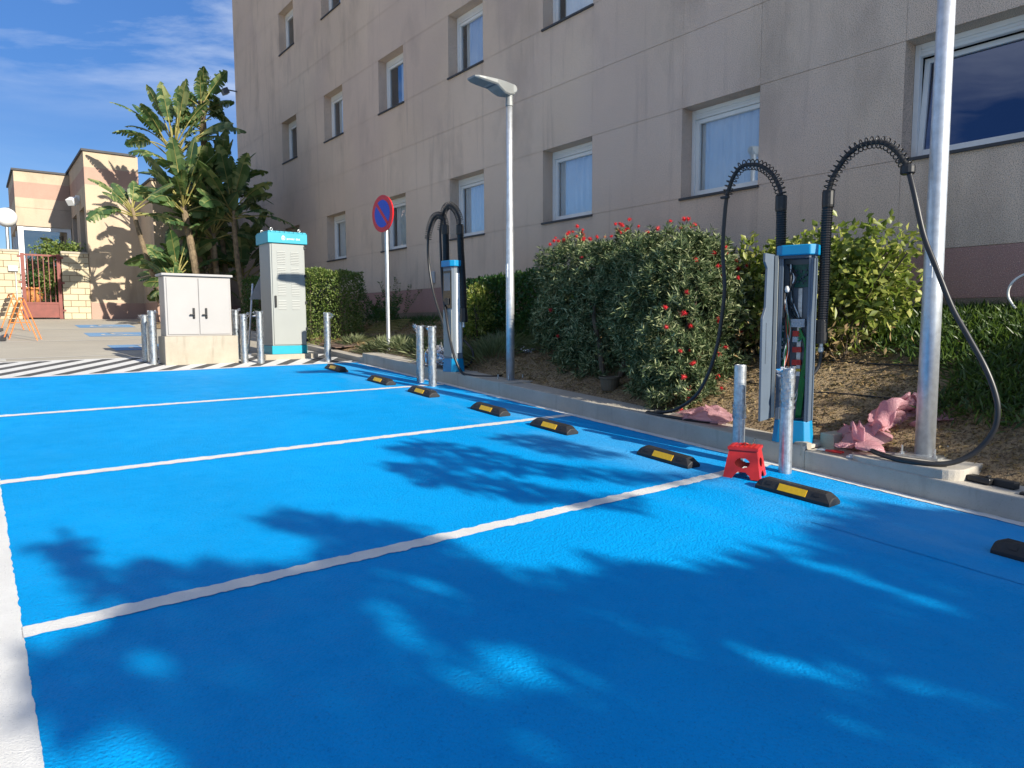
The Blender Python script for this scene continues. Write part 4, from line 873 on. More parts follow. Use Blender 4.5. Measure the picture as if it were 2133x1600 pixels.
mb = MB(); mb.tube(spline(B2[3:]+[(6.22, 2.65, 2.65), (6.2, 2.55, 2.29), (6.19, 2.44, 2.02), (6.19, 2.31, 1.7), (6.19, 2.19, 1.48), (6.19, 2.06, 1.24), (6.2, 1.985, 1.04), (6.2, 1.96, 0.89), (6.2, 1.985, 0.74), (6.17, 2.08, 0.58), (6.1, 2.2, 0.485), (6.02, 2.33, 0.458), (5.99, 2.47, 0.458), (6.0, 2.62, 0.462), (6.06, 2.78, 0.475), (6.16, 2.92, 0.485), (6.3, 3.02, 0.47)], 10), 0.022, 10); mb.build('charging_cable', 'cable_black', c2, smooth=True)
mb = MB(); mb.tube(spline([(6.25, 3.42, 1.36), (6.25, 3.42, 1.26), (6.23, 3.43, 1.17), (6.18, 3.46, 1.10), (6.12, 3.5, 1.07)], 8), 0.018, 8); mb.build('feed_cable', 'cable_black', c2, smooth=True)
mb = MB(); mb.obox((6.18, 4.46, 2.86), (.02, 0, 0), (0, .045, 0), (0, 0, .012)); mb.build('cable_clamp', 'black_plastic', c2, bevel=.004)
mb = MB(); mb.lathe([(.045, -.05), (.058, -.04), (.058, .01), (.05, .03)], (6.25, 2.72, 2.86), 14); mb.build('cable_clamp', 'black_plastic', c2, bevel=.004)
# cable arms of the farther post
B1 = [sc(p, k=0.987) for p in [(6.25, 9.4, 1.65), (6.25, 9.41, 2.14), (6.25, 9.46, 2.75), (6.25, 9.48, 3.13), (6.25, 9.49, 3.24), (6.25, 9.59, 3.38), (6.25, 9.76, 3.48), (6.25, 9.9, 3.46), (6.25, 9.99, 3.34), (6.25, 10.04, 3.19), (6.25, 10.07, 3.1)]]
A1 = [sc(p, k=0.975) for p in [(6.3, 9.98, 2.64), (6.3, 9.99, 3.19), (6.3, 10.04, 3.31), (6.3, 10.18, 3.38), (6.3, 10.33, 3.37), (6.3, 10.44, 3.28), (6.3, 10.53, 3.13), (6.3, 10.55, 3.01)]]
arm(c1, [B1[0], B1[1], B1[2], B1[3]], B1[3:], R=.058, spring_R=.058); arm(c1, [(A1[0][0], A1[0][1], 1.7), A1[0], A1[1]], A1[1:], R=.058, spring_R=.058)
cb1 = [sc(p, X) for p, X in [((5.95, 9.58, 2.74), 6.13), ((5.95, 9.54, 2.14), 6.03), ((5.95, 9.44, 1.69), 5.93), ((5.95, 9.33, 1.31), 5.90), ((5.95, 9.21, 1.05), 5.88)]]
mb = MB(); mb.tube(spline(B1[3:]+cb1+[(5.95, 9.02, 0.83), (6.0, 8.85, 0.79), (6.1, 8.70, 0.775), (6.4, 8.62, 0.775), (6.9, 8.85, 0.84), (7.3, 9.1, 0.95)], 10), 0.021, 9); mb.build('charging_cable', 'cable_black', c1, smooth=True)
mb = MB(); mb.tube(spline(A1[1:]+[(6.22, 10.42, 2.69), (6.24, 10.36, 2.27), (6.24, 10.22, 1.94), (6.25, 10.06, 1.65), (6.25, 9.95, 1.45), (6.3, 9.8, 1.3), (6.45, 9.72, 1.3), (6.48, 9.60, 1.22), (6.47, 9.47, 1.11), (6.45, 9.46, 0.97), (6.4, 9.6, 0.87), (6.4, 9.9, 0.84)], 10), 0.021, 9); mb.build('charging_cable', 'cable_black', c1, smooth=True)

# red folding stool
st = thing('folding_stool', 'red plastic folding step stool standing on the blue bay by the kerb', 'stool', (5.29, 3.55, float(gz(5.29, 3.55))+.004))
ang = RAD(-67); zst = float(gz(5.29, 3.55))+.004
def slope(p): return p
bw, bd, tw, td, Hs = 0.155, 0.15, 0.115, 0.105, 0.245
def side_panel(mb, p0, p1, q0, q1):   # bottom edge p0-p1, top edge q0-q1: legs, arch at the bottom, oval hand hole in the middle
    p0, p1, q0, q1 = [V3(*p) for p in (p0, p1, q0, q1)]
    def P(u, v): return (p0*(1-u)+p1*u)*(1-v)+(q0*(1-u)+q1*u)*v
    n_ = np.cross(p1-p0, q0-p0); n_ /= np.linalg.norm(n_); N = 40; M = 34
    def solid(u, v):
        arch = 0.26 < u < 0.74 and v < 0.25*(1-(abs(u-.5)/.26)**3); hole = ((u-.5)/.24)**2+((v-.55)/.16)**2 < 1; return not (arch or hole)
    for i in range(N):
        for j in range(M):
            u0, u1, v0, v1 = i/N, (i+1)/N, j/M, (j+1)/M
            if solid((u0+u1)/2, (v0+v1)/2):
                q = [P(u0, v0), P(u1, v0), P(u1, v1), P(u0, v1)]; mb.quad(*q); mb.quad(*[x-n_*.010 for x in q[::-1]])
                for (a_, b_, du, dv) in [(0, 1, 0, -1), (1, 2, 1, 0), (2, 3, 0, 1), (3, 0, -1, 0)]:
                    uu, vv = (u0+u1)/2+du/N, (v0+v1)/2+dv/M
                    if not (0 < uu < 1 and 0 < vv < 1 and solid(uu, vv)): mb.quad(q[b_], q[a_], q[a_]-n_*.010, q[b_]-n_*.010)
B4 = [(-bw, -bd, 0), (bw, -bd, 0), (bw, bd, 0), (-bw, bd, 0)]; T4 = [(-tw, -td, Hs), (tw, -td, Hs), (tw, td, Hs), (-tw, td, Hs)]
for k in range(4):
    mb = MB(); side_panel(mb, B4[k], B4[(k+1) % 4], T4[k], T4[(k+1) % 4]); at(mb, ang, (5.29, 3.55, zst)).build('side_panel', 'red_plastic', st)
mb = MB(); mb.prism([(-tw-.012, -td-.012), (tw+.012, -td-.012), (tw+.012, td+.012), (-tw-.012, td+.012)], Hs-.005, Hs+.022)
for k in range(6): mb.box(-tw+.005+.038*k, -tw+.03+.038*k, -td, td, Hs+.0225, Hs+.027)
at(mb, ang, (5.29, 3.55, zst)).build('seat', 'red_plastic', st, bevel=.004)
mb = MB(); mb.tube(spline([(-.03, .0, Hs+.028), (.0, .0, Hs+.045), (.03, .02, Hs+.03)], 6), .008, 6); at(mb, ang, (5.29, 3.55, zst)).build('handle', 'red_plastic', st, smooth=True)
wr = MB(); wr.tube(spline([(5.24, 3.52, zst+.277), (5.27, 3.53, zst+.30), (5.31, 3.5, zst+.285), (5.36, 3.5, zst+.33)], 8), .004, 5); o = wr.build('loose_wire', 'cable_black', smooth=True); tag(o, 'scrap of black wire lying on top of the red folding stool', 'wire')

# crumpled sheets
def crumple(name, label, cat, pts, mat, seed, n=44, amp=0.05, group=None):
    # pts: 4 corner points; sheet between them, folded
    rg = np.random.RandomState(seed); a, b, c, d = [V3(*p) for p in pts]; u = np.linspace(0, 1, n); U, Vv = np.meshgrid(u, u, indexing='ij')
    P = (a*(1-U)[..., None]*(1-Vv)[..., None]+b*U[..., None]*(1-Vv)[..., None]+c*U[..., None]*Vv[..., None]+d*(1-U)[..., None]*Vv[..., None])
    dz = np.zeros_like(U); dx = np.zeros_like(U); dy = np.zeros_like(U)
    for k in range(14):
        f = rg.uniform(2, 9+1.6*k, 2)*rg.choice([-1, 1], 2); ph = rg.uniform(0, 6.28); s = np.abs(np.sin(f[0]*U+f[1]*Vv+ph))**0.7/(1+.22*k); dz += s; dx += np.sin(f[1]*U-f[0]*Vv+ph*2)/(1+.3*k); dy += np.cos(f[0]*U*1.3+f[1]*Vv+ph)/(1+.3*k)
    P[..., 2] += amp*(dz-dz.min())/(dz.max()-dz.min()+1e-9)*(0.25+1.2*np.sin(PI*U)*np.sin(PI*Vv)); P[..., 0] += .025*dx*amp/.08; P[..., 1] += .025*dy*amp/.08
    q = (np.arange(n-1)[:, None]*n+np.arange(n-1)[None]).ravel()
    o = rawmesh(name, P.reshape(-1, 3), np.stack([q, q+n, q+n+1, q+1], 1), mat, smooth=True); tag(o, label, cat, group); return o
crumple('bubble_wrap', 'flat sheet of pink bubble wrap on the kerb left of the opened charging post', 'bubble wrap', [(6.0, 4.92, .555), (6.06, 4.30, .525), (6.85, 4.62, .60), (6.45, 5.02, .60)], 'bubble_wrap', 3, amp=.09, group='pink bubble wrap scraps')
crumple('bubble_wrap', 'heap of pink bubble wrap round the cable end beside the thick pole', 'bubble wrap', [(6.10, 3.13, .45), (6.22, 2.90, .44), (6.62, 2.93, .56), (6.52, 3.30, .52)], 'bubble_wrap', 5, amp=.20, group='pink bubble wrap scraps')
crumple('bubble_wrap', 'long twist of pink bubble wrap stretching on the soil towards the thick pole', 'bubble wrap', [(6.55, 3.02, .55), (6.72, 2.80, .60), (7.3, 2.78, .80), (6.95, 3.12, .66)], 'bubble_wrap', 7, amp=.24, group='pink bubble wrap scraps')
crumple('plastic_bag', 'crumpled clear plastic bag on the soil right of the slim street lamp', 'plastic bag', [(7.0, 8.9, .92), (7.28, 8.72, .98), (7.4, 9.05, 1.02), (7.15, 9.2, .96)], 'clear_wrap', 9, amp=.22)
crumple('plastic_bag', 'crumpled clear plastic bag on the kerb behind the pair of bollards', 'plastic bag', [(6.0, 9.78, .83), (6.1, 10.12, .85), (6.42, 10.2, .87), (6.36, 9.8, .85)], 'clear_wrap', 11, amp=.34)
# small things on the kerb
def onk(y): return float(gz(6.1, y))+.186
pl = thing('pliers', 'red handled pliers on the kerb beside the opened charging post', 'pliers', (6.03, 3.28, onk(3.28)))
mb = MB(); z = onk(3.27)+.01
for s in (-1, 1): mb.tube(spline([(6.05, 3.235, z+.004), (6.06+.012*s, 3.20, z+.004), (6.07+.03*s, 3.15, z+.004), (6.08+.018*s, 3.09, z)], 6), .010, 6)
mb.build('handles', 'red_plastic', pl, smooth=True); mb = MB(); mb.tube([(6.05, 3.235, z+.003), (6.04, 3.265, z+.005), (6.025, 3.31, z+.002)], [.014, .016, .005], 6); mb.build('jaws', 'galvanised', pl)
cp = MB(); cp.lathe([(.04, 0), (.042, .012), (.036, .02), (.018, .022), (.018, .034), (.0, .034)], (6.03, 2.99, onk(2.99)), 16); o = cp.build('plastic_disc', 'terminal_grey', bevel=.002); tag(o, 'small pale plastic disc on the kerb right of the red pliers', 'disc')
tl = thing('black_tool', 'black tool lying on the kerb at the right edge of the photo', 'tool', (6.14, 1.95, onk(1.95)))
mb = MB(); mb.obox((6.14, 2.03, onk(2.03)+.028), (.04, -.008, 0), (.012, .085, .004), (0, 0, .024)); mb.build('grip', 'black_plastic', tl, bevel=.01)
mb = MB(); mb.obox((6.16, 1.87, onk(1.87)+.03), (.032, -.01, 0), (.014, .08, .002), (0, 0, .028)); mb.box(6.13, 6.19, 1.97, 2.0, onk(1.98)+.05, onk(1.98)+.066); mb.build('casing', 'rubber', tl, bevel=.012)
o = MB().obox((6.05, 1.72, onk(1.72)+.01), (.028, 0, 0), (0, .02, 0), (0, 0, .01)).build('scrap', 'rubber', bevel=.006); tag(o, 'tiny black scrap on the kerb next to the black tool', 'scrap')
rg = np.random.RandomState(2)
for k, (x, y, z, a, b, c_, lb) in enumerate([(6.33, 3.30, .49, .10, .075, .075, 'larger pale broken concrete block behind the opened charging post'), (6.50, 3.19, .51, .055, .05, .03, 'smaller pale concrete piece lying past the larger broken block'), (6.02, 3.435, .425, .05, .05, .06, 'pale concrete stub at the step of the kerb below the charging post')]):
    mb = MB(); mb.obox((x, y, z), (a, -.02, 0), (.02, b, 0), (0, 0, c_)); mb.v = [tuple(q+rg.uniform(-.008, .008) for q in p) for p in mb.v]; o = mb.build('concrete_block', 'base_concrete', bevel=.006); tag(o, lb, 'concrete block', 'broken concrete pieces by the charging post')
pt = MB(); pt.lathe([(.10, 0), (.13, .15), (.145, .16), (.145, .18), (.125, .18), (.11, .1), (.0, .09)], (6.53, 6.42, float(soilz(6.53, 6.42))-.01), 20); o = pt.build('flower_pot', 'plastic_pot', smooth=False, bevel=.003); tag(o, 'squat brown plastic pot under the red-flowered bush', 'pot')
# barricades and leaning sign
def barricade(label, x, y, rot):
    z0 = float(gz(x, y)); t = thing('folding_barricade', label, 'barricade', (x, y, z0), 'orange folding barricades by the wall')
    def put(mb, name, mat, **k): return at(mb, rot, (x, y, z0)).build(name, mat, t, **k)
    for sx, yy, nm in [(-.34, -.30, 'leg'), (-.34, .30, 'leg'), (.30, -.28, 'leg'), (.30, .28, 'leg')]:
        mb = MB(); mb.tube([(sx, yy, 0), (0, yy*.86, .95)], .013, 6); put(mb, nm, 'orange_paint')
    mb = MB(); mb.tube([(0, -.26, .95), (0, .26, .95)], .017, 6); put(mb, 'top_bar', 'orange_paint')
    mb = MB()
    for k in range(4):
        f0, f1 = .40+.13*k, .51+.13*k
        mb.add([(-.34*(1-f)-.022-s, yv, .95*f) for s in (0, .018) for f, yv in ((f0, -.29), (f0, .29), (f1, .29), (f1, -.29))], [(0, 1, 2, 3), (7, 6, 5, 4), (0, 4, 5, 1), (1, 5, 6, 2), (2, 6, 7, 3), (3, 7, 4, 0)])
    put(mb, 'board', 'brown_boards')
    mb = MB(); mb.tube([(-.2, -.29, .40), (.18, -.285, .40)], .008, 5); put(mb, 'stay', 'orange_paint')
    mb = MB(); mb.box(-.42, -.28, -.33, -.26, 0, .08); put(mb, 'foot', 'rubber', bevel=.01)
barricade('orange folding barricade with brown boards standing nearer the camera by the wall', 0.93, 19.4, RAD(-12)); barricade('orange folding barricade behind another one at the left photo edge', 0.86, 22.4, RAD(10))
ls = thing('folded_warning_sign', 'back of a grey triangular sign on a leg, half hidden behind the power cabinet', 'sign', (4.75, 15.2, float(gz(4.75, 15.2))))
zb = float(gz(4.75, 15.2)); mb = MB(); mb.tube([(4.60, 15.1, zb), (4.80, 15.3, zb+1.45)], .022, 6); mb.tube([(5.2, 15.1, zb), (4.9, 15.3, zb+1.45)], .022, 6); mb.build('legs', 'galvanised', ls)
mb = MB(); mb.prism([(4.70, 0), (5.35, 0), (5.02, .60)], 0, .012); mb.v = [(a, 15.22+c+b_*.12, zb+1.12+b_) for a, b_, c in mb.v]; mb.build('plate', 'sign_back', ls)
bs = MB(); bs.obox((6.55, 14.6, float(soilz(6.5, 14.6))+.03), (.40, -.06, .03), (.04, .55, .03), (0, 0, .008)); o = bs.build('brown_sheet', 'plate_brown'); tag(o, 'flat brown sheet lying on the planting bed behind the lone wrapped bollard', 'sheet')

# ================================================================== PLANTS
def ell_points(n, c, R, r, lo=0.75, hi=1.05):
    d = unit(n, r); q = r.uniform(lo, hi, n)[:, None]; return V3(*c)+d*q*V3(*R), d
# red-flowered bush (whorls of narrow leaves)
bu = thing('red_flowered_bush', 'big grey-green bush with red brush flowers between slim lamp and opened charging post', 'bush', (6.95, 6.3, float(soilz(6.95, 6.3))))
r = np.random.RandomState(21)
LOBES = [((7.05, 5.70, 1.78), (0.84, 0.72, 1.0), 2300), ((7.42, 7.50, 1.95), (0.78, 1.42, 0.97), 2100), ((6.90, 5.55, 1.05), (0.66, 0.62, 0.55), 900), ((7.30, 7.25, 1.25), (0.62, 0.95, 0.55), 700), ((7.3, 6.4, 2.25), (0.72, 1.1, 0.66), 900), ((6.6, 5.3, .85), (.32, .42, .34), 260), ((7.05, 7.4, .95), (.4, .6, .4), 260)]
Ps, Ds = [], []
for c_, R_, n in LOBES:
    D = unit(n, r); q = 1/np.sum(np.abs(D)**3.2, 1)**(1/3.2); P = V3(*c_)+D*(q*r.uniform(.55, 1.0, n)**.5)[:, None]*V3(*R_); bumpy = 0.93+0.30*fbm2(D[:, 0]*2.2+c_[1], D[:, 2]*2.2+D[:, 1]*2, 3)[:, None]/2
    P = V3(*c_)+(P-V3(*c_))*bumpy; Ps.append(P); Ds.append(D)
P = np.vstack(Ps); D = np.vstack(Ds); D = D*0.7+unit(len(P), r)*0.35+V3(0, 0, .45)
ok = P[:, 2] > soilz(P[:, 0], P[:, 1])+0.03; P, D = P[ok], D[ok]; D /= np.linalg.norm(D, axis=1)[:, None]
m = 23; PP = np.repeat(P, m, 0); DD = np.repeat(D, m, 0); t = r.uniform(0, 1, (len(PP), 1)); PP = PP-DD*0.13*t
out = unit(len(PP), r); out -= DD*(out*DD).sum(1)[:, None]; out /= np.linalg.norm(out, axis=1)[:, None]
leaves('foliage', PP, DD*0.55+out*0.85, 0.085, 0.0155, 'bottlebrush_leaf', bu, 4, fold=0.15)
fm = MB(); rr = np.random.RandomState(5)
for k in range(110):
    d = unit(1, rr)[0]; d[2] = d[2]*1.2; s = np.cross(d, rr.normal(size=3)); s /= np.linalg.norm(s); q = rr.uniform(.03, .052); fm.add([s*.0035, d*q, -s*.0035], [(0, 1, 2)])
fm.lathe([(.0, -.03), (.016, -.02), (.018, .012), (.0, .03)], n=7)
f0 = fm.build('flower', 'flower_red', bu); f0.location = (0, 0, 0); base = np.array(bu.location)
f0.data.transform(Matrix.Translation(Vector(base.tolist())))   # mesh built round its own origin
vis = []; Pc = P; cam_p = V3(0, 0, 1.6)
tp = np.where((P[:, 2] > 2.55))[0]; fr = np.where((P[:, 2] <= 2.55) & (P[:, 1] < 5.35) & (P[:, 1] < 7.0))[0]; ot = np.where((P[:, 2] <= 2.55) & (P[:, 0] < 7.0) & (P[:, 1] >= 6.8))[0]
top_sel = tp[np.argsort(-(P[tp, 2])+rr.uniform(0, .35, len(tp)))][:46]; sel = list(top_sel)+list(rr.choice(fr, 46, replace=False))+list(rr.choice(ot, 4, replace=False))
for k, i_ in enumerate(sel):
    o = f0 if k == 0 else f0.copy()
    if k: COL.objects.link(o)
    o.parent = bu; s = rr.uniform(.6, 1.05); o.location = (P[i_]+D[i_]*.085-base).tolist(); o.scale = (s, s, s); o.rotation_euler = rr.uniform(0, 6, 3).tolist()
mb = MB()
for (x, y, tx, ty) in [(6.75, 6.75, 6.9, 7.1), (6.85, 6.55, 7.1, 6.3), (6.9, 7.0, 7.3, 7.6), (6.8, 5.7, 6.9, 5.4), (6.9, 6.0, 7.1, 5.8)]:
    z = float(soilz(x, y)); mb.tube(spline([(x, y, z-.03), (x*.6+tx*.4, y*.6+ty*.4, z+.45), (tx, ty, 1.7), (tx+.1, ty, 2.3)], 6), [.04]*7+[.03]*6+[.02]*6, 7)
mb.build('trunk', 'bark', bu)

def clipped_hedge(name, label, x0, x1, y0, y1, zt, n, leafm, L, W, seed, rough=0.06, cat='hedge', z0f=None):
    h = thing(name, label, cat, ((x0+x1)/2, (y0+y1)/2, float(soilz((x0+x1)/2, (y0+y1)/2)))); r = np.random.RandomState(seed)
    Sx, Sy = (y1-y0)*1.5, (x1-x0)*1.5; St = (x1-x0)*(y1-y0); tot = 2*Sx+2*Sy+St; P = []
    for A, f in [(Sx, 0), (Sx, 1), (Sy, 2), (Sy, 3), (St, 4)]:
        k = int(n*A/tot); u, v, d = r.uniform(0, 1, k), r.uniform(0, 1, k), r.exponential(rough, k)
        zz = lambda x, y: soilz(np.clip(x, 6.3, 8.9), y)
        if f < 2: y = y0+(y1-y0)*u; x = np.full(k, x0)+d if f == 0 else np.full(k, x1)-d; b = zz(x, y); z = b+(zt-b)*v
        elif f < 4: x = x0+(x1-x0)*u; y = np.full(k, y0)+d if f == 2 else np.full(k, y1)-d; b = zz(x, y); z = b+(zt-b)*v
        else: x = x0+(x1-x0)*u; y = y0+(y1-y0)*v; z = zt-d
        P.append(np.stack([x, y, z], 1))
    P = np.vstack(P); wob = 0.035*fbm2(P[:, 0]*3+P[:, 2]*2, P[:, 1]*3-P[:, 2], seed)[:, None]; P = P+wob*V3(-.5, -.5, .7)
    leaves('foliage', P, unit(len(P), r)+V3(-.2, -.3, .5), L, W, leafm, h, seed)
    mb = MB()
    for k in range(10):
        x, y = r.uniform(x0+.15, x1-.15), r.uniform(y0+.15, y1-.15); z = float(soilz(min(x, 8.9), y)); mb.tube([(x, y, z-.05), (x+r.uniform(-.1, .1), y+r.uniform(-.1, .1), zt-.15)], .014, 5)
    mb.build('stems', 'bark', h); return h
clipped_hedge('clipped_hedge', 'clipped green hedge, half sunlit, right behind the tall power cabinet', 6.02, 7.42, 15.4, 17.2, 2.80, 15000, 'hedge_leaf', .055, .030, 31)
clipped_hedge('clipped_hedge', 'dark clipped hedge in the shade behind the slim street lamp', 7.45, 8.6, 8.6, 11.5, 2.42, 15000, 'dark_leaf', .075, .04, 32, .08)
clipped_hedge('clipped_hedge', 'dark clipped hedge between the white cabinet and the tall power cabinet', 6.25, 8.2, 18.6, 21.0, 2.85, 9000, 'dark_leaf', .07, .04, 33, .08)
sb = thing('sunlit_hedge_corner', 'light green leaves put in for the sunlit hedge corner beside the farther charging post', 'shrub', (7.35, 10.6, float(soilz(7.35, 10.6)))); r = np.random.RandomState(40)
P, D = ell_points(2200, (7.38, 10.6, 1.78), (.32, .42, .48), r, .5, 1.05); leaves('foliage', P, D+unit(len(P), r)*.8+V3(0, 0, .3), .07, .04, 'yellow_leaf', sb, 3)  # lighter leaves added to show sunlight on a corner of the dark hedge
mb = MB(); z = float(soilz(7.05, 10.2))
for k in range(5): mb.tube([(7.35, 10.6, z), (7.38+.1*(k-2), 10.6+.08*(k-2), 1.9)], .012, 5)
mb.build('stems', 'bark', sb)
# yellow-green leafy shrub behind the opened post
ys_ = thing('yellow_green_shrub', 'loose yellow-green leafy shrub behind the opened charging post', 'shrub', (7.85, 4.4, float(soilz(7.85, 4.4)))); r = np.random.RandomState(41); Ps, Ds = [], []
for c_, R_, n in [((7.85, 4.35, 1.95), (.55, .85, .55), 2700), ((7.9, 3.75, 2.0), (.42, .48, .42), 1100), ((7.8, 5.1, 1.9), (.5, .6, .5), 1500), ((7.7, 4.5, 1.55), (.5, .75, .35), 700), ((7.9, 4.5, 2.25), (.35, .8, .26), 700)]:
    P, D = ell_points(n, c_, R_, r, .45, 1.08); P += r.normal(0, .05, P.shape); Ps.append(P); Ds.append(D)
for k in range(26):
    c_ = V3(7.85+r.uniform(-.4, .4), r.uniform(3.4, 5.4), r.uniform(2.2, 2.56)); Ps.append(c_+r.normal(size=(26, 3))*V3(.05, .05, .09)); Ds.append(unit(26, r))
P = np.vstack(Ps); D = np.vstack(Ds); ok = P[:, 0] < 8.95; P, D = P[ok], D[ok]
leaves('foliage', P, D*.6+unit(len(P), r)+V3(0, -.2, .35), .105, .058, 'yellow_leaf', ys_, 5, fold=.2, tipdrop=.15)
mb = MB()
for k in range(34):
    y0_ = r.uniform(3.9, 4.9); x0_ = r.uniform(7.6, 8.0); z0_ = float(soilz(x0_, y0_)); mb.tube(spline([(x0_, y0_, z0_), (x0_+r.uniform(-.15, .1), y0_+r.uniform(-.3, .3), z0_+.4), (x0_+r.uniform(-.3, .3), y0_+r.uniform(-.8, .8), z0_+r.uniform(.7, 1.2))], 5), .009, 5)
mb.build('branches', 'bark', ys_)
P = V3(7.7, 4.5, 1.42)+r.normal(size=(900, 3))*V3(.28, .45, .12); leaves('dry_foliage', P, unit(900, r), .09, .03, 'dry_leaf', ys_, 6)
# dark leafy shrub by the hedge
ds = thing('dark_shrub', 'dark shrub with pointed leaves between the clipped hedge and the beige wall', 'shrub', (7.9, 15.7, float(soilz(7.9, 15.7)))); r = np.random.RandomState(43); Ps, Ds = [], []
for k in range(46):
    b_ = V3(7.75+r.uniform(-.35, .5), 15.5+r.uniform(-.7, .5), 1.5); d = unit(1, r)[0]*V3(.7, .6, .3)+V3(0, 0, .9); L = r.uniform(.5, 1.25)
    for q in np.linspace(.3, 1, 16):
        for s in (-1, 1): Ps.append(b_+d*L*q*V3(1, 1, 1-.15*q)); Ds.append(V3(s*.8, r.uniform(-.6, .6), .4)+d*.4)
leaves('foliage', np.array(Ps), np.array(Ds), .10, .030, 'dark_leaf', ds, 7, tipdrop=.2)
mb = MB(); mb.tube([(7.8, 15.6, 1.3), (7.85, 15.6, 2.0)], .02, 5); mb.build('stem', 'bark', ds)

# tufts
def tuft(name, label, cat, x, y, n, L, W, spread, up, leafm, seed, group):
    z = float(soilz(x, y)); t = thing(name, label, cat, (x, y, z), group); r = np.random.RandomState(seed)
    P = V3(x, y, z)+r.normal(size=(n, 3))*V3(spread, spread, .01); D = (P-V3(x, y, z))*V3(1, 1, 0)/max(spread, .01)*.55+unit(n, r)*.35+V3(0, 0, up)
    P[:, 2] = soilz(P[:, 0], P[:, 1])+r.uniform(0, .03, n)
    leaves('leaves', P, D, L, W, leafm, t, seed, fold=.1, tipdrop=.25); return t
for k, (x, y, n, L, s, lb) in enumerate([(6.72, 14.5, 260, .26, .11, 'pale grassy tuft nearest the lone wrapped bollard'), (6.95, 13.55, 420, .28, .17, 'pale tuft left of the no parking sign post, second from the lone bollard'), (7.05, 12.95, 420, .30, .17, 'pale tuft just left of the no parking sign post'),
      (7.02, 12.15, 320, .28, .14, 'pale tuft just right of the no parking sign post'), (7.0, 11.35, 420, .28, .18, 'pale tuft behind the two unpainted bollards'), (6.75, 10.35, 300, .26, .12, 'pale tuft behind the foot of the farther charging post'), (7.5, 8.75, 340, .30, .13, 'pale tuft right of the slim street lamp')]):
    kx = 6.74/x if x > 6.75 and y > 9 else 1; tuft('grassy_tuft', lb, 'plant', x*kx, y*kx, n, L, .016, s, .8, 'grey_leaf', 60+k, 'pale tufts in the planting bed')
tuft('lavender_plant', 'taller grey-green lavender clump between the farther charging post and slim lamp', 'plant', 7.02, 9.62, 900, .36, .016, .24, 1.1, 'grey_leaf', 71, None)
# ground cover, litter
r = np.random.RandomState(80); n = 46000; X = r.uniform(6.55, 8.96, n); Y = r.uniform(-.5, 4.6, n)
dens = np.clip((X-6.72)*1.6, 0, 1)*np.clip((4.4-Y)*1.2, 0, 1)*(0.5+0.5*(fbm2(X*1.4, Y*1.4, 9) > -0.4)); edge = np.where(Y > 2.75, np.clip((X-7.35-(Y-2.75)*.4)*2.5, 0, 1), 1); ok = r.uniform(size=n) < dens*edge
X, Y = X[ok], Y[ok]; P = np.stack([X, Y, soilz(X, Y)+r.uniform(0, .08, len(X))], 1)
o = leaves('ground_cover', P, unit(len(X), r)*.75+V3(0, 0, .75), .15, .022, 'strap_leaf', None, 8, fold=.15, tipdrop=.15); tag(o, 'fleshy green ground cover on the bank at the right edge', 'ground cover', kind='stuff')
n = 7000; X = r.uniform(7.2, 8.95, n); Y = r.uniform(9, 18, n); ok = r.uniform(size=n) < np.clip((X-7.7)*.9, 0, 1)*.9; X, Y = X[ok], Y[ok]; P = np.stack([X, Y, soilz(X, Y)+r.uniform(0, .05, len(X))], 1)
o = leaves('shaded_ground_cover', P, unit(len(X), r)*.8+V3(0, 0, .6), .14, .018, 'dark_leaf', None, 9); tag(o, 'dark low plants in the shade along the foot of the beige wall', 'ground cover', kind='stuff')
n = 34000; X = 6.4+2.5*r.beta(1.1, 1.5, n); Y = r.uniform(.3, 17, n); P = np.stack([X, Y, soilz(X, Y)+r.uniform(.002, .018, n)], 1); D = unit(n, r); D[:, 2] *= .25
o = leaves('leaf_litter', P, D, .05, .016, 'dry_leaf', None, 10, upbias=2.0); tag(o, 'dry leaves and straw scattered over the planting bed', 'leaf litter', kind='stuff')
# irrigation pipes, hose, stray cables
def lie(pts, up=.012): return [(x, y, float(soilz(x, y))+up) for x, y in pts]
for nm, lb, pts, rad, mt in [('irrigation_pipe', 'black irrigation pipe running along the soil behind the opened charging post, upper one', [(7.62, 1.5+.4*k) for k in range(13)], .009, 'cable_black'), ('irrigation_pipe', 'black irrigation pipe on the soil nearer the kerb, right of the opened charging post', [(7.05+.03*math.sin(k), 2.6+.35*k) for k in range(9)], .008, 'cable_black'),
                         ('irrigation_pipe', 'black irrigation pipe curving over the sandy soil before the no parking sign', [(6.75, 13.4), (6.68, 12.6), (6.62, 11.8), (6.58, 11.0), (6.52, 10.2)], .009, 'cable_black'), ('irrigation_pipe', 'black irrigation pipe on the soil right of the slim street lamp', [(6.95, 9.2), (7.2, 8.8), (7.45, 8.3), (7.6, 7.8)], .012, 'cable_black')]:
    mb = MB(); mb.tube(spline(lie(pts), 6), rad, 6); o = mb.build(nm, mt, smooth=True); tag(o, lb, 'pipe', 'irrigation pipes on the planting bed')
mb = MB(); r = np.random.RandomState(3)
for k in range(7): mb.tube(spline(lie([(7.35+.05*k, 15.3), (7.5+.07*k, 14.7+.05*k), (7.75+.04*k, 14.2)], .03+.025*k), 6), .011, 6)
o = mb.build('garden_hose', 'petiole', smooth=True); tag(o, 'bundle of yellow-green canes lying behind the pale tufts', 'hose')
mb = MB(); mb.tube(spline([(8.85, 2.10, 2.25), (8.82, 2.35, 2.17), (8.78, 2.62, 2.07), (8.76, 2.72, 1.97), (8.78, 2.74, 1.85), (8.75, 2.66, 1.72)], 8), .013, 6); o = mb.build('white_cable', 'window_white', smooth=True); tag(o, 'white cable curving out of the ground by the maroon plinth at the right edge', 'cable')

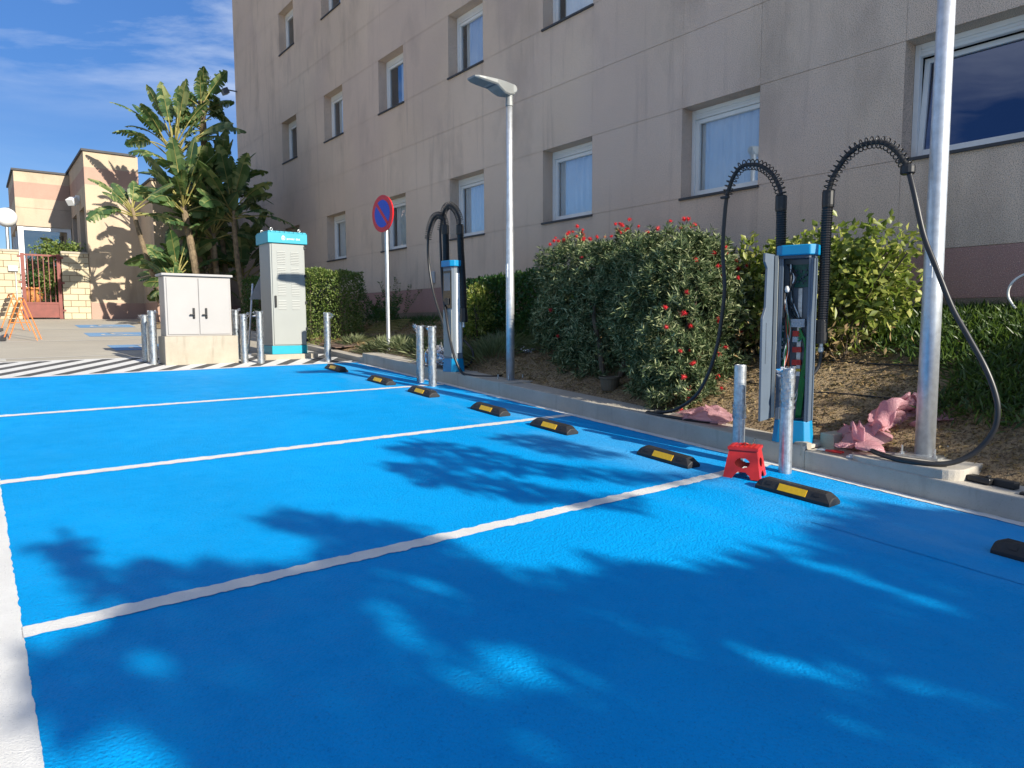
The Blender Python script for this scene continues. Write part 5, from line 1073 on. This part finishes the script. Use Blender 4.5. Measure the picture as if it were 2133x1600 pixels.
# ------------------------------------------------------------------ giant strelitzias
bed2 = MB(); rr = np.random.RandomState(4)
nU, nV = 14, 10; vs = []
for i in range(nU):
    for j in range(nV): x, y = 4.25+2.05*i/(nU-1), 22.4+3.1*j/(nV-1); vs.append((x, y, float(gz(x, y))+.02+.16*math.sin(PI*min(1, j/5))*min(1, i/4)))
bed2.add(vs, [(i*nV+j, (i+1)*nV+j, (i+1)*nV+j+1, i*nV+j+1) for i in range(nU-1) for j in range(nV-1)]); o = bed2.build('far_bed', 'soil', smooth=True); tag(o, kind='structure')
def blade(mb, stem, base, d, L, W, droop, r, petiole=0.6, split=0.6, roll=None):
    # one paddle leaf: midrib bends down, each half is cut into strips
    d = d/np.linalg.norm(d); side = np.cross(d, V3(0, 0, 1));
    if np.linalg.norm(side) < .15: side = V3(1, 0, 0)
    side /= np.linalg.norm(side); N = 14; p = base.copy(); pts = [p.copy()]; T = [d.copy()]; tot = petiole+L
    n = 22
    for k in range(n):
        f = k/n; d = d+V3(0, 0, -1)*droop*(0.25+f*1.2)/n; d /= np.linalg.norm(d); p = p+d*tot/n; pts.append(p.copy()); T.append(d.copy())
    pts = np.array(pts); T = np.array(T); ip = int(n*petiole/tot)
    stem.tube(pts[:ip+3:2], np.linspace(.028, .016, len(pts[:ip+3:2])), 5); stem.tube(pts[ip::2], np.linspace(.014, .004, len(pts[ip::2])), 4)
    a = r.uniform(-1.0, 1.0) if roll is None else roll
    m = n-ip; fold = r.uniform(.15, .5)
    for s in (-1, 1):
        k = 0
        while k < m:
            w_ = 1 if r.uniform() < split else r.randint(2, 5); k1 = min(m, k+w_)
            gap = r.uniform(.0, .5) if r.uniform() < split else 0; dr = r.uniform(0, .5)*split
            quad = []
            for kk, g_ in ((k, 0), (k1, -gap)):
                f = min(1, max(0, kk/m)); i_ = ip+kk; t_ = T[i_]; sd = np.cross(t_, np.cross(side, t_)) if False else side-t_*(side@t_); sd /= np.linalg.norm(sd); up = np.cross(sd, t_)
                sdr = (sd*math.cos(a)+up*math.sin(a))*s; nr = np.cross(sdr, t_)*s
                wd = W*max(0.02, math.sin(PI*min(1, (f*.92+.06)))**.62)
                b0 = pts[i_]; e = b0+sdr*wd*math.cos(fold)+np.abs(1)*(-nr)*wd*math.sin(fold)*.0+t_*wd*.28+V3(0, 0, -1)*wd*dr+t_*g_*L/m
                mdl = b0+sdr*wd*.5+t_*wd*.12+V3(0, 0, .10*wd); quad.append((b0, mdl, e))
            (b0, m0, e0), (b1, m1, e1) = quad
            mb.add([b0, m0, e0, b1, m1, e1], [(0, 3, 4, 1), (1, 4, 5, 2)]); k = k1
def strelitzia(label, base, top, nleaf, L, W, seed, fan=0.0, spread=1.25, split=.55, rad=.10, pet=.8, dead=False, lean=(0, 0, 0), low=0.0):
    K9 = 0.94; L, W, rad, pet, low = L*K9, W*K9, rad*K9, pet*K9, low*K9
    r = np.random.RandomState(seed); top = V3(top[0]*K9, top[1]*K9, 1.6+(top[2]-1.6)*K9); base = V3(base[0]*K9, base[1]*K9, 1.6); t = thing('giant_strelitzia', label, 'banana plant', tuple(base), 'giant strelitzia clump beside the yellow wall')
    mid = (base+top)/2+V3(r.uniform(-.1, .1), 0, 0); sp = spline([base-V3(0, 0, .1), mid, top], 14); mb = MB(); mb.tube(sp, [rad*(1.15-.35*k/len(sp))*(1+.07*((k*2) % 3-1)) for k in range(len(sp))], 10)
    if dead:
        for k in range(90):
            q = sp[int(len(sp)*r.uniform(.35, .99))]; dd = unit(1, r)[0]*V3(.22, .22, .1)+V3(0, 0, r.uniform(-.28, -.02)); mb.add([q, q+dd*.5+V3(.012, 0, 0), q+dd, q+dd*.5-V3(.012, 0, 0)], [(0, 1, 2, 3)])
    mb.build('trunk', 'trunk_brown', t); bl, stm = MB(), MB(); H = V3(math.cos(fan), math.sin(fan), 0); K = V3(-math.sin(fan), math.cos(fan), 0)
    nleaf = int(nleaf*2.0); split = min(.92, split+.22)
    for k in range(nleaf):
        u = (k+.5)/nleaf*2-1; th = u*spread+r.uniform(-.12, .12); dv = H*math.sin(th)+V3(0, 0, 1)*math.cos(th)+K*r.uniform(-.75, .75)+V3(*lean); lf = r.uniform(.62, 1.12)
        blade(bl, stm, top+V3(0, 0, -.25*abs(u)-low*r.uniform(0, 1)), dv, L*lf, W*r.uniform(.85, 1.15), (.35+1.1*abs(u)+r.uniform(-.1, .35)), r, pet*lf*r.uniform(.8, 1.1), split)
    bl.build('leaves', 'banana_leaf', t); stm.build('leaf_stalks', 'petiole', t, smooth=True); return t
G0 = 1.66
strelitzia('dark strelitzia with a high crown between the two tallest trunks', (6.9, 25.3, G0), (6.35, 25.2, 6.3), 10, 1.3, .27, 111, fan=.3, spread=1.4, split=.4, rad=.09, pet=.8, low=.6)
strelitzia('full dark strelitzia crown below the shaggy trunk, against the beige wall', (7.3, 25.8, G0), (7.0, 25.7, 6.5), 11, 1.25, .27, 112, fan=.2, spread=1.4, split=.4, rad=.09, pet=.75, low=.7)
strelitzia('strelitzia with thick leaning trunk and bright sunlit stalks, centre of the clump', (6.2, 24.8, G0), (5.62, 24.6, 5.35), 11, 1.25, .26, 101, fan=.2, spread=1.0, rad=.12, pet=1.0)
strelitzia('tall strelitzia with upright fan of leaves against the sky, left of the shaggy one', (6.6, 25.6, G0), (5.62, 25.4, 7.5), 14, 1.15, .20, 102, fan=.0, spread=.95, split=.7, rad=.11, pet=1.25, low=.7)
strelitzia('tallest strelitzia with shaggy dark trunk, nearest the beige wall top', (6.85, 26.0, G0), (6.62, 25.9, 9.7), 13, .9, .26, 103, fan=.1, spread=1.9, split=.9, rad=.13, pet=.45, dead=True, low=1.6)
strelitzia('right-hand strelitzia with slim bent trunk and drooping leaves by the beige wall', (7.5, 24.6, G0), (7.12, 24.5, 5.5), 12, 1.35, .27, 104, fan=.1, spread=1.5, rad=.09, pet=.8, low=.4)
strelitzia('shorter strelitzia between two trunks in the shade of the clump', (6.95, 25.0, G0), (6.6, 25.0, 4.6), 10, 1.3, .25, 105, fan=.4, spread=1.2, rad=.09, pet=.9)
strelitzia('left-hand strelitzia leaning out over the yellow wall, its leaves sunlit', (5.35, 25.3, G0), (4.2, 25.0, 5.2), 6, .95, .25, 106, fan=.15, spread=1.5, split=.6, rad=.08, pet=.55)
strelitzia('low strelitzia with broad dark upright leaves at the foot of the clump', (5.75, 25.0, G0), (5.42, 24.9, 3.3), 6, 1.2, .27, 107, fan=.1, spread=1.0, split=.3, rad=.08, pet=.6)
strelitzia('small strelitzia with one leaf drooping left above the white electrical cabinet', (5.3, 24.4, G0), (5.15, 24.3, 2.9), 5, .8, .2, 108, fan=.1, spread=1.5, split=.5, rad=.06, pet=.4, lean=(-.3, 0, 0))
strelitzia('dense dark strelitzia filling the shade behind the trunks', (6.5, 26.3, G0), (6.35, 26.2, 3.9), 13, 1.5, .28, 109, fan=.0, spread=1.35, split=.5, rad=.1, pet=.8, low=1.2)
strelitzia('dark strelitzia at the wall corner behind the tall power cabinet', (7.9, 26.0, G0), (7.75, 25.8, 3.9), 11, 1.4, .28, 110, fan=.2, spread=1.2, split=.5, rad=.1, pet=.8, low=1.0)

# ------------------------------------------------------------------ trees standing behind the camera: their crowns throw the dappled shade over the near bays
P1 = [(1.44, 4.62), (1.7, 4.81), (1.86, 4.35), (2.22, 3.95), (2.18, 3.49), (2.3, 3.07), (2.62, 2.78), (2.9, 2.88), (3.15, 2.51), (3.4, 2.43), (4.11, 2.43), (4.85, 2.57), (5.4, 2.56), (5.9, 1.9), (6.5, 3.1), (6.75, 4.5), (7.9, 4.9), (8.5, 4.0), (8.6, -.8), (5.03, -0.6), (2.86, -.6), (0.2, .8), (0.52, 2.35), (0.46, 2.7), (0.12, 2.93), (0.1, 3.32), (0.14, 3.57), (0.36, 3.52), (0.51, 2.96), (0.57, 2.84), (0.58, 2.99), (0.46, 3.56), (0.42, 3.95), (0.32, 4.45), (0.17, 4.79), (0.41, 4.95), (0.44, 4.29), (0.56, 4.06), (0.63, 4.36), (0.74, 4.17), (0.97, 4.18), (1.08, 4.03), (1.24, 3.84), (1.63, 3.84), (1.58, 4.15)]
DK = [[(2.99, 6.06), (3.68, 6.14), (3.98, 4.94), (4.45, 4.18), (5.16, 3.76), (4.51, 3.71), (3.67, 4.56), (3.23, 5.39)], [(2.82, 5.63), (3.18, 5.32), (3.57, 4.13), (4.04, 3.55), (3.71, 3.48), (3.1, 4.13), (2.74, 4.96)], [(4.18, 5.99), (4.7, 5.84), (4.9, 4.61), (4.43, 4.78)]]
LT = [[(2.36, 2.52), (2.56, 1.99), (2.45, 1.97), (2.3, 2.38)], [(2.66, 2.0), (3.2, 1.03), (3.06, 1.0), (2.58, 1.65)], [(1.68, 2.50), (1.98, 1.96), (1.84, 1.94), (1.64, 2.36)], [(0.13, 2.85), (0.34, 2.74), (0.45, 2.39), (0.14, 2.5)], [(0.70, 3.07), (0.83, 2.86), (0.75, 2.80), (.66, 2.98)]]
def inside(X, Y, poly):
    c = np.zeros(len(X), bool); n = len(poly)
    for i in range(n):
        (x0, y0), (x1, y1) = poly[i], poly[(i+1) % n]; s = ((y0 > Y) != (y1 > Y)) & (X < (x1-x0)*(Y-y0)/(y1-y0+1e-12)+x0); c ^= s
    return c
r = np.random.RandomState(7); n = 90000; X = r.uniform(-1.2, 8.7, n); Y = r.uniform(-1.2, 6.3, n)
keep = inside(X, Y, P1)
for q in LT: keep &= ~inside(X, Y, q)
keep &= ~((fbm2(X*2.6+.8*Y, Y*.95-.3*X, 33) > 1.42) & (Y < 3.6))
band = np.zeros(n, bool)
for q in DK: band |= inside(X, Y, q)
keep = (keep & (r.uniform(size=n) < np.where(Y < 2.4, .8, .55))) | (band & (r.uniform(size=n) < .30))
X, Y = X[keep], Y[keep]; cell = r.randint(0, 3, len(X)); tdist = 12.0+2.2*fbm2(X*1.1, Y*.5, 12)/1.5+r.uniform(-1.0, 1.0, len(X)); tdist = np.clip(tdist, 9.5, 15.5)
S = np.array(SUNV); P = np.stack([X, Y, gz(X, Y)], 1)+S*tdist[:, None]
cent = np.array([[3.2, 0.0], [5.2, 0.0], [7.6, 0.0]]); own = np.argmin(np.abs(P[:, 0:1]-np.array([2.6, 5.2, 8.2])[None]), 1)
for k, (tx, ty) in enumerate([(2.7, -8.3), (5.2, -8.8), (8.2, -8.5)]):
    z0 = float(gz(tx, ty)); t = thing('broadleaf_tree', 'leafy tree behind the camera whose crown throws dappled shade on the blue bays', 'tree', (tx, ty, z0), 'leafy trees shading the near bays')
    Q = P[own == k]; leaves('crown', Q, unit(len(Q), r)*V3(1, 1, .6)-V3(0, 0, .25), .15, .075, 'tree_leaf', t, 20+k)
    mb = MB(); zt = float(np.median(Q[:, 2])); mb.tube(spline([(tx, ty, z0-.2), (tx+.1, ty, z0+1.2), (tx, ty+.1, zt-.6)], 8), np.linspace(.16, .10, 17), 10); mb.build('trunk', 'bark', t)
    mb = MB()
    low_ = np.where(Y[own == k] < 2.4)[0]
    for i_ in r.choice(low_, 7): mb.tube(spline([(tx, ty+.1, zt-.9), ((tx+Q[i_, 0])/2, (ty+Q[i_, 1])/2, (zt-.5+Q[i_, 2])/2), tuple(Q[i_])], 5), np.linspace(.03, .005, 11), 6)
    mb.build('limbs', 'bark', t)
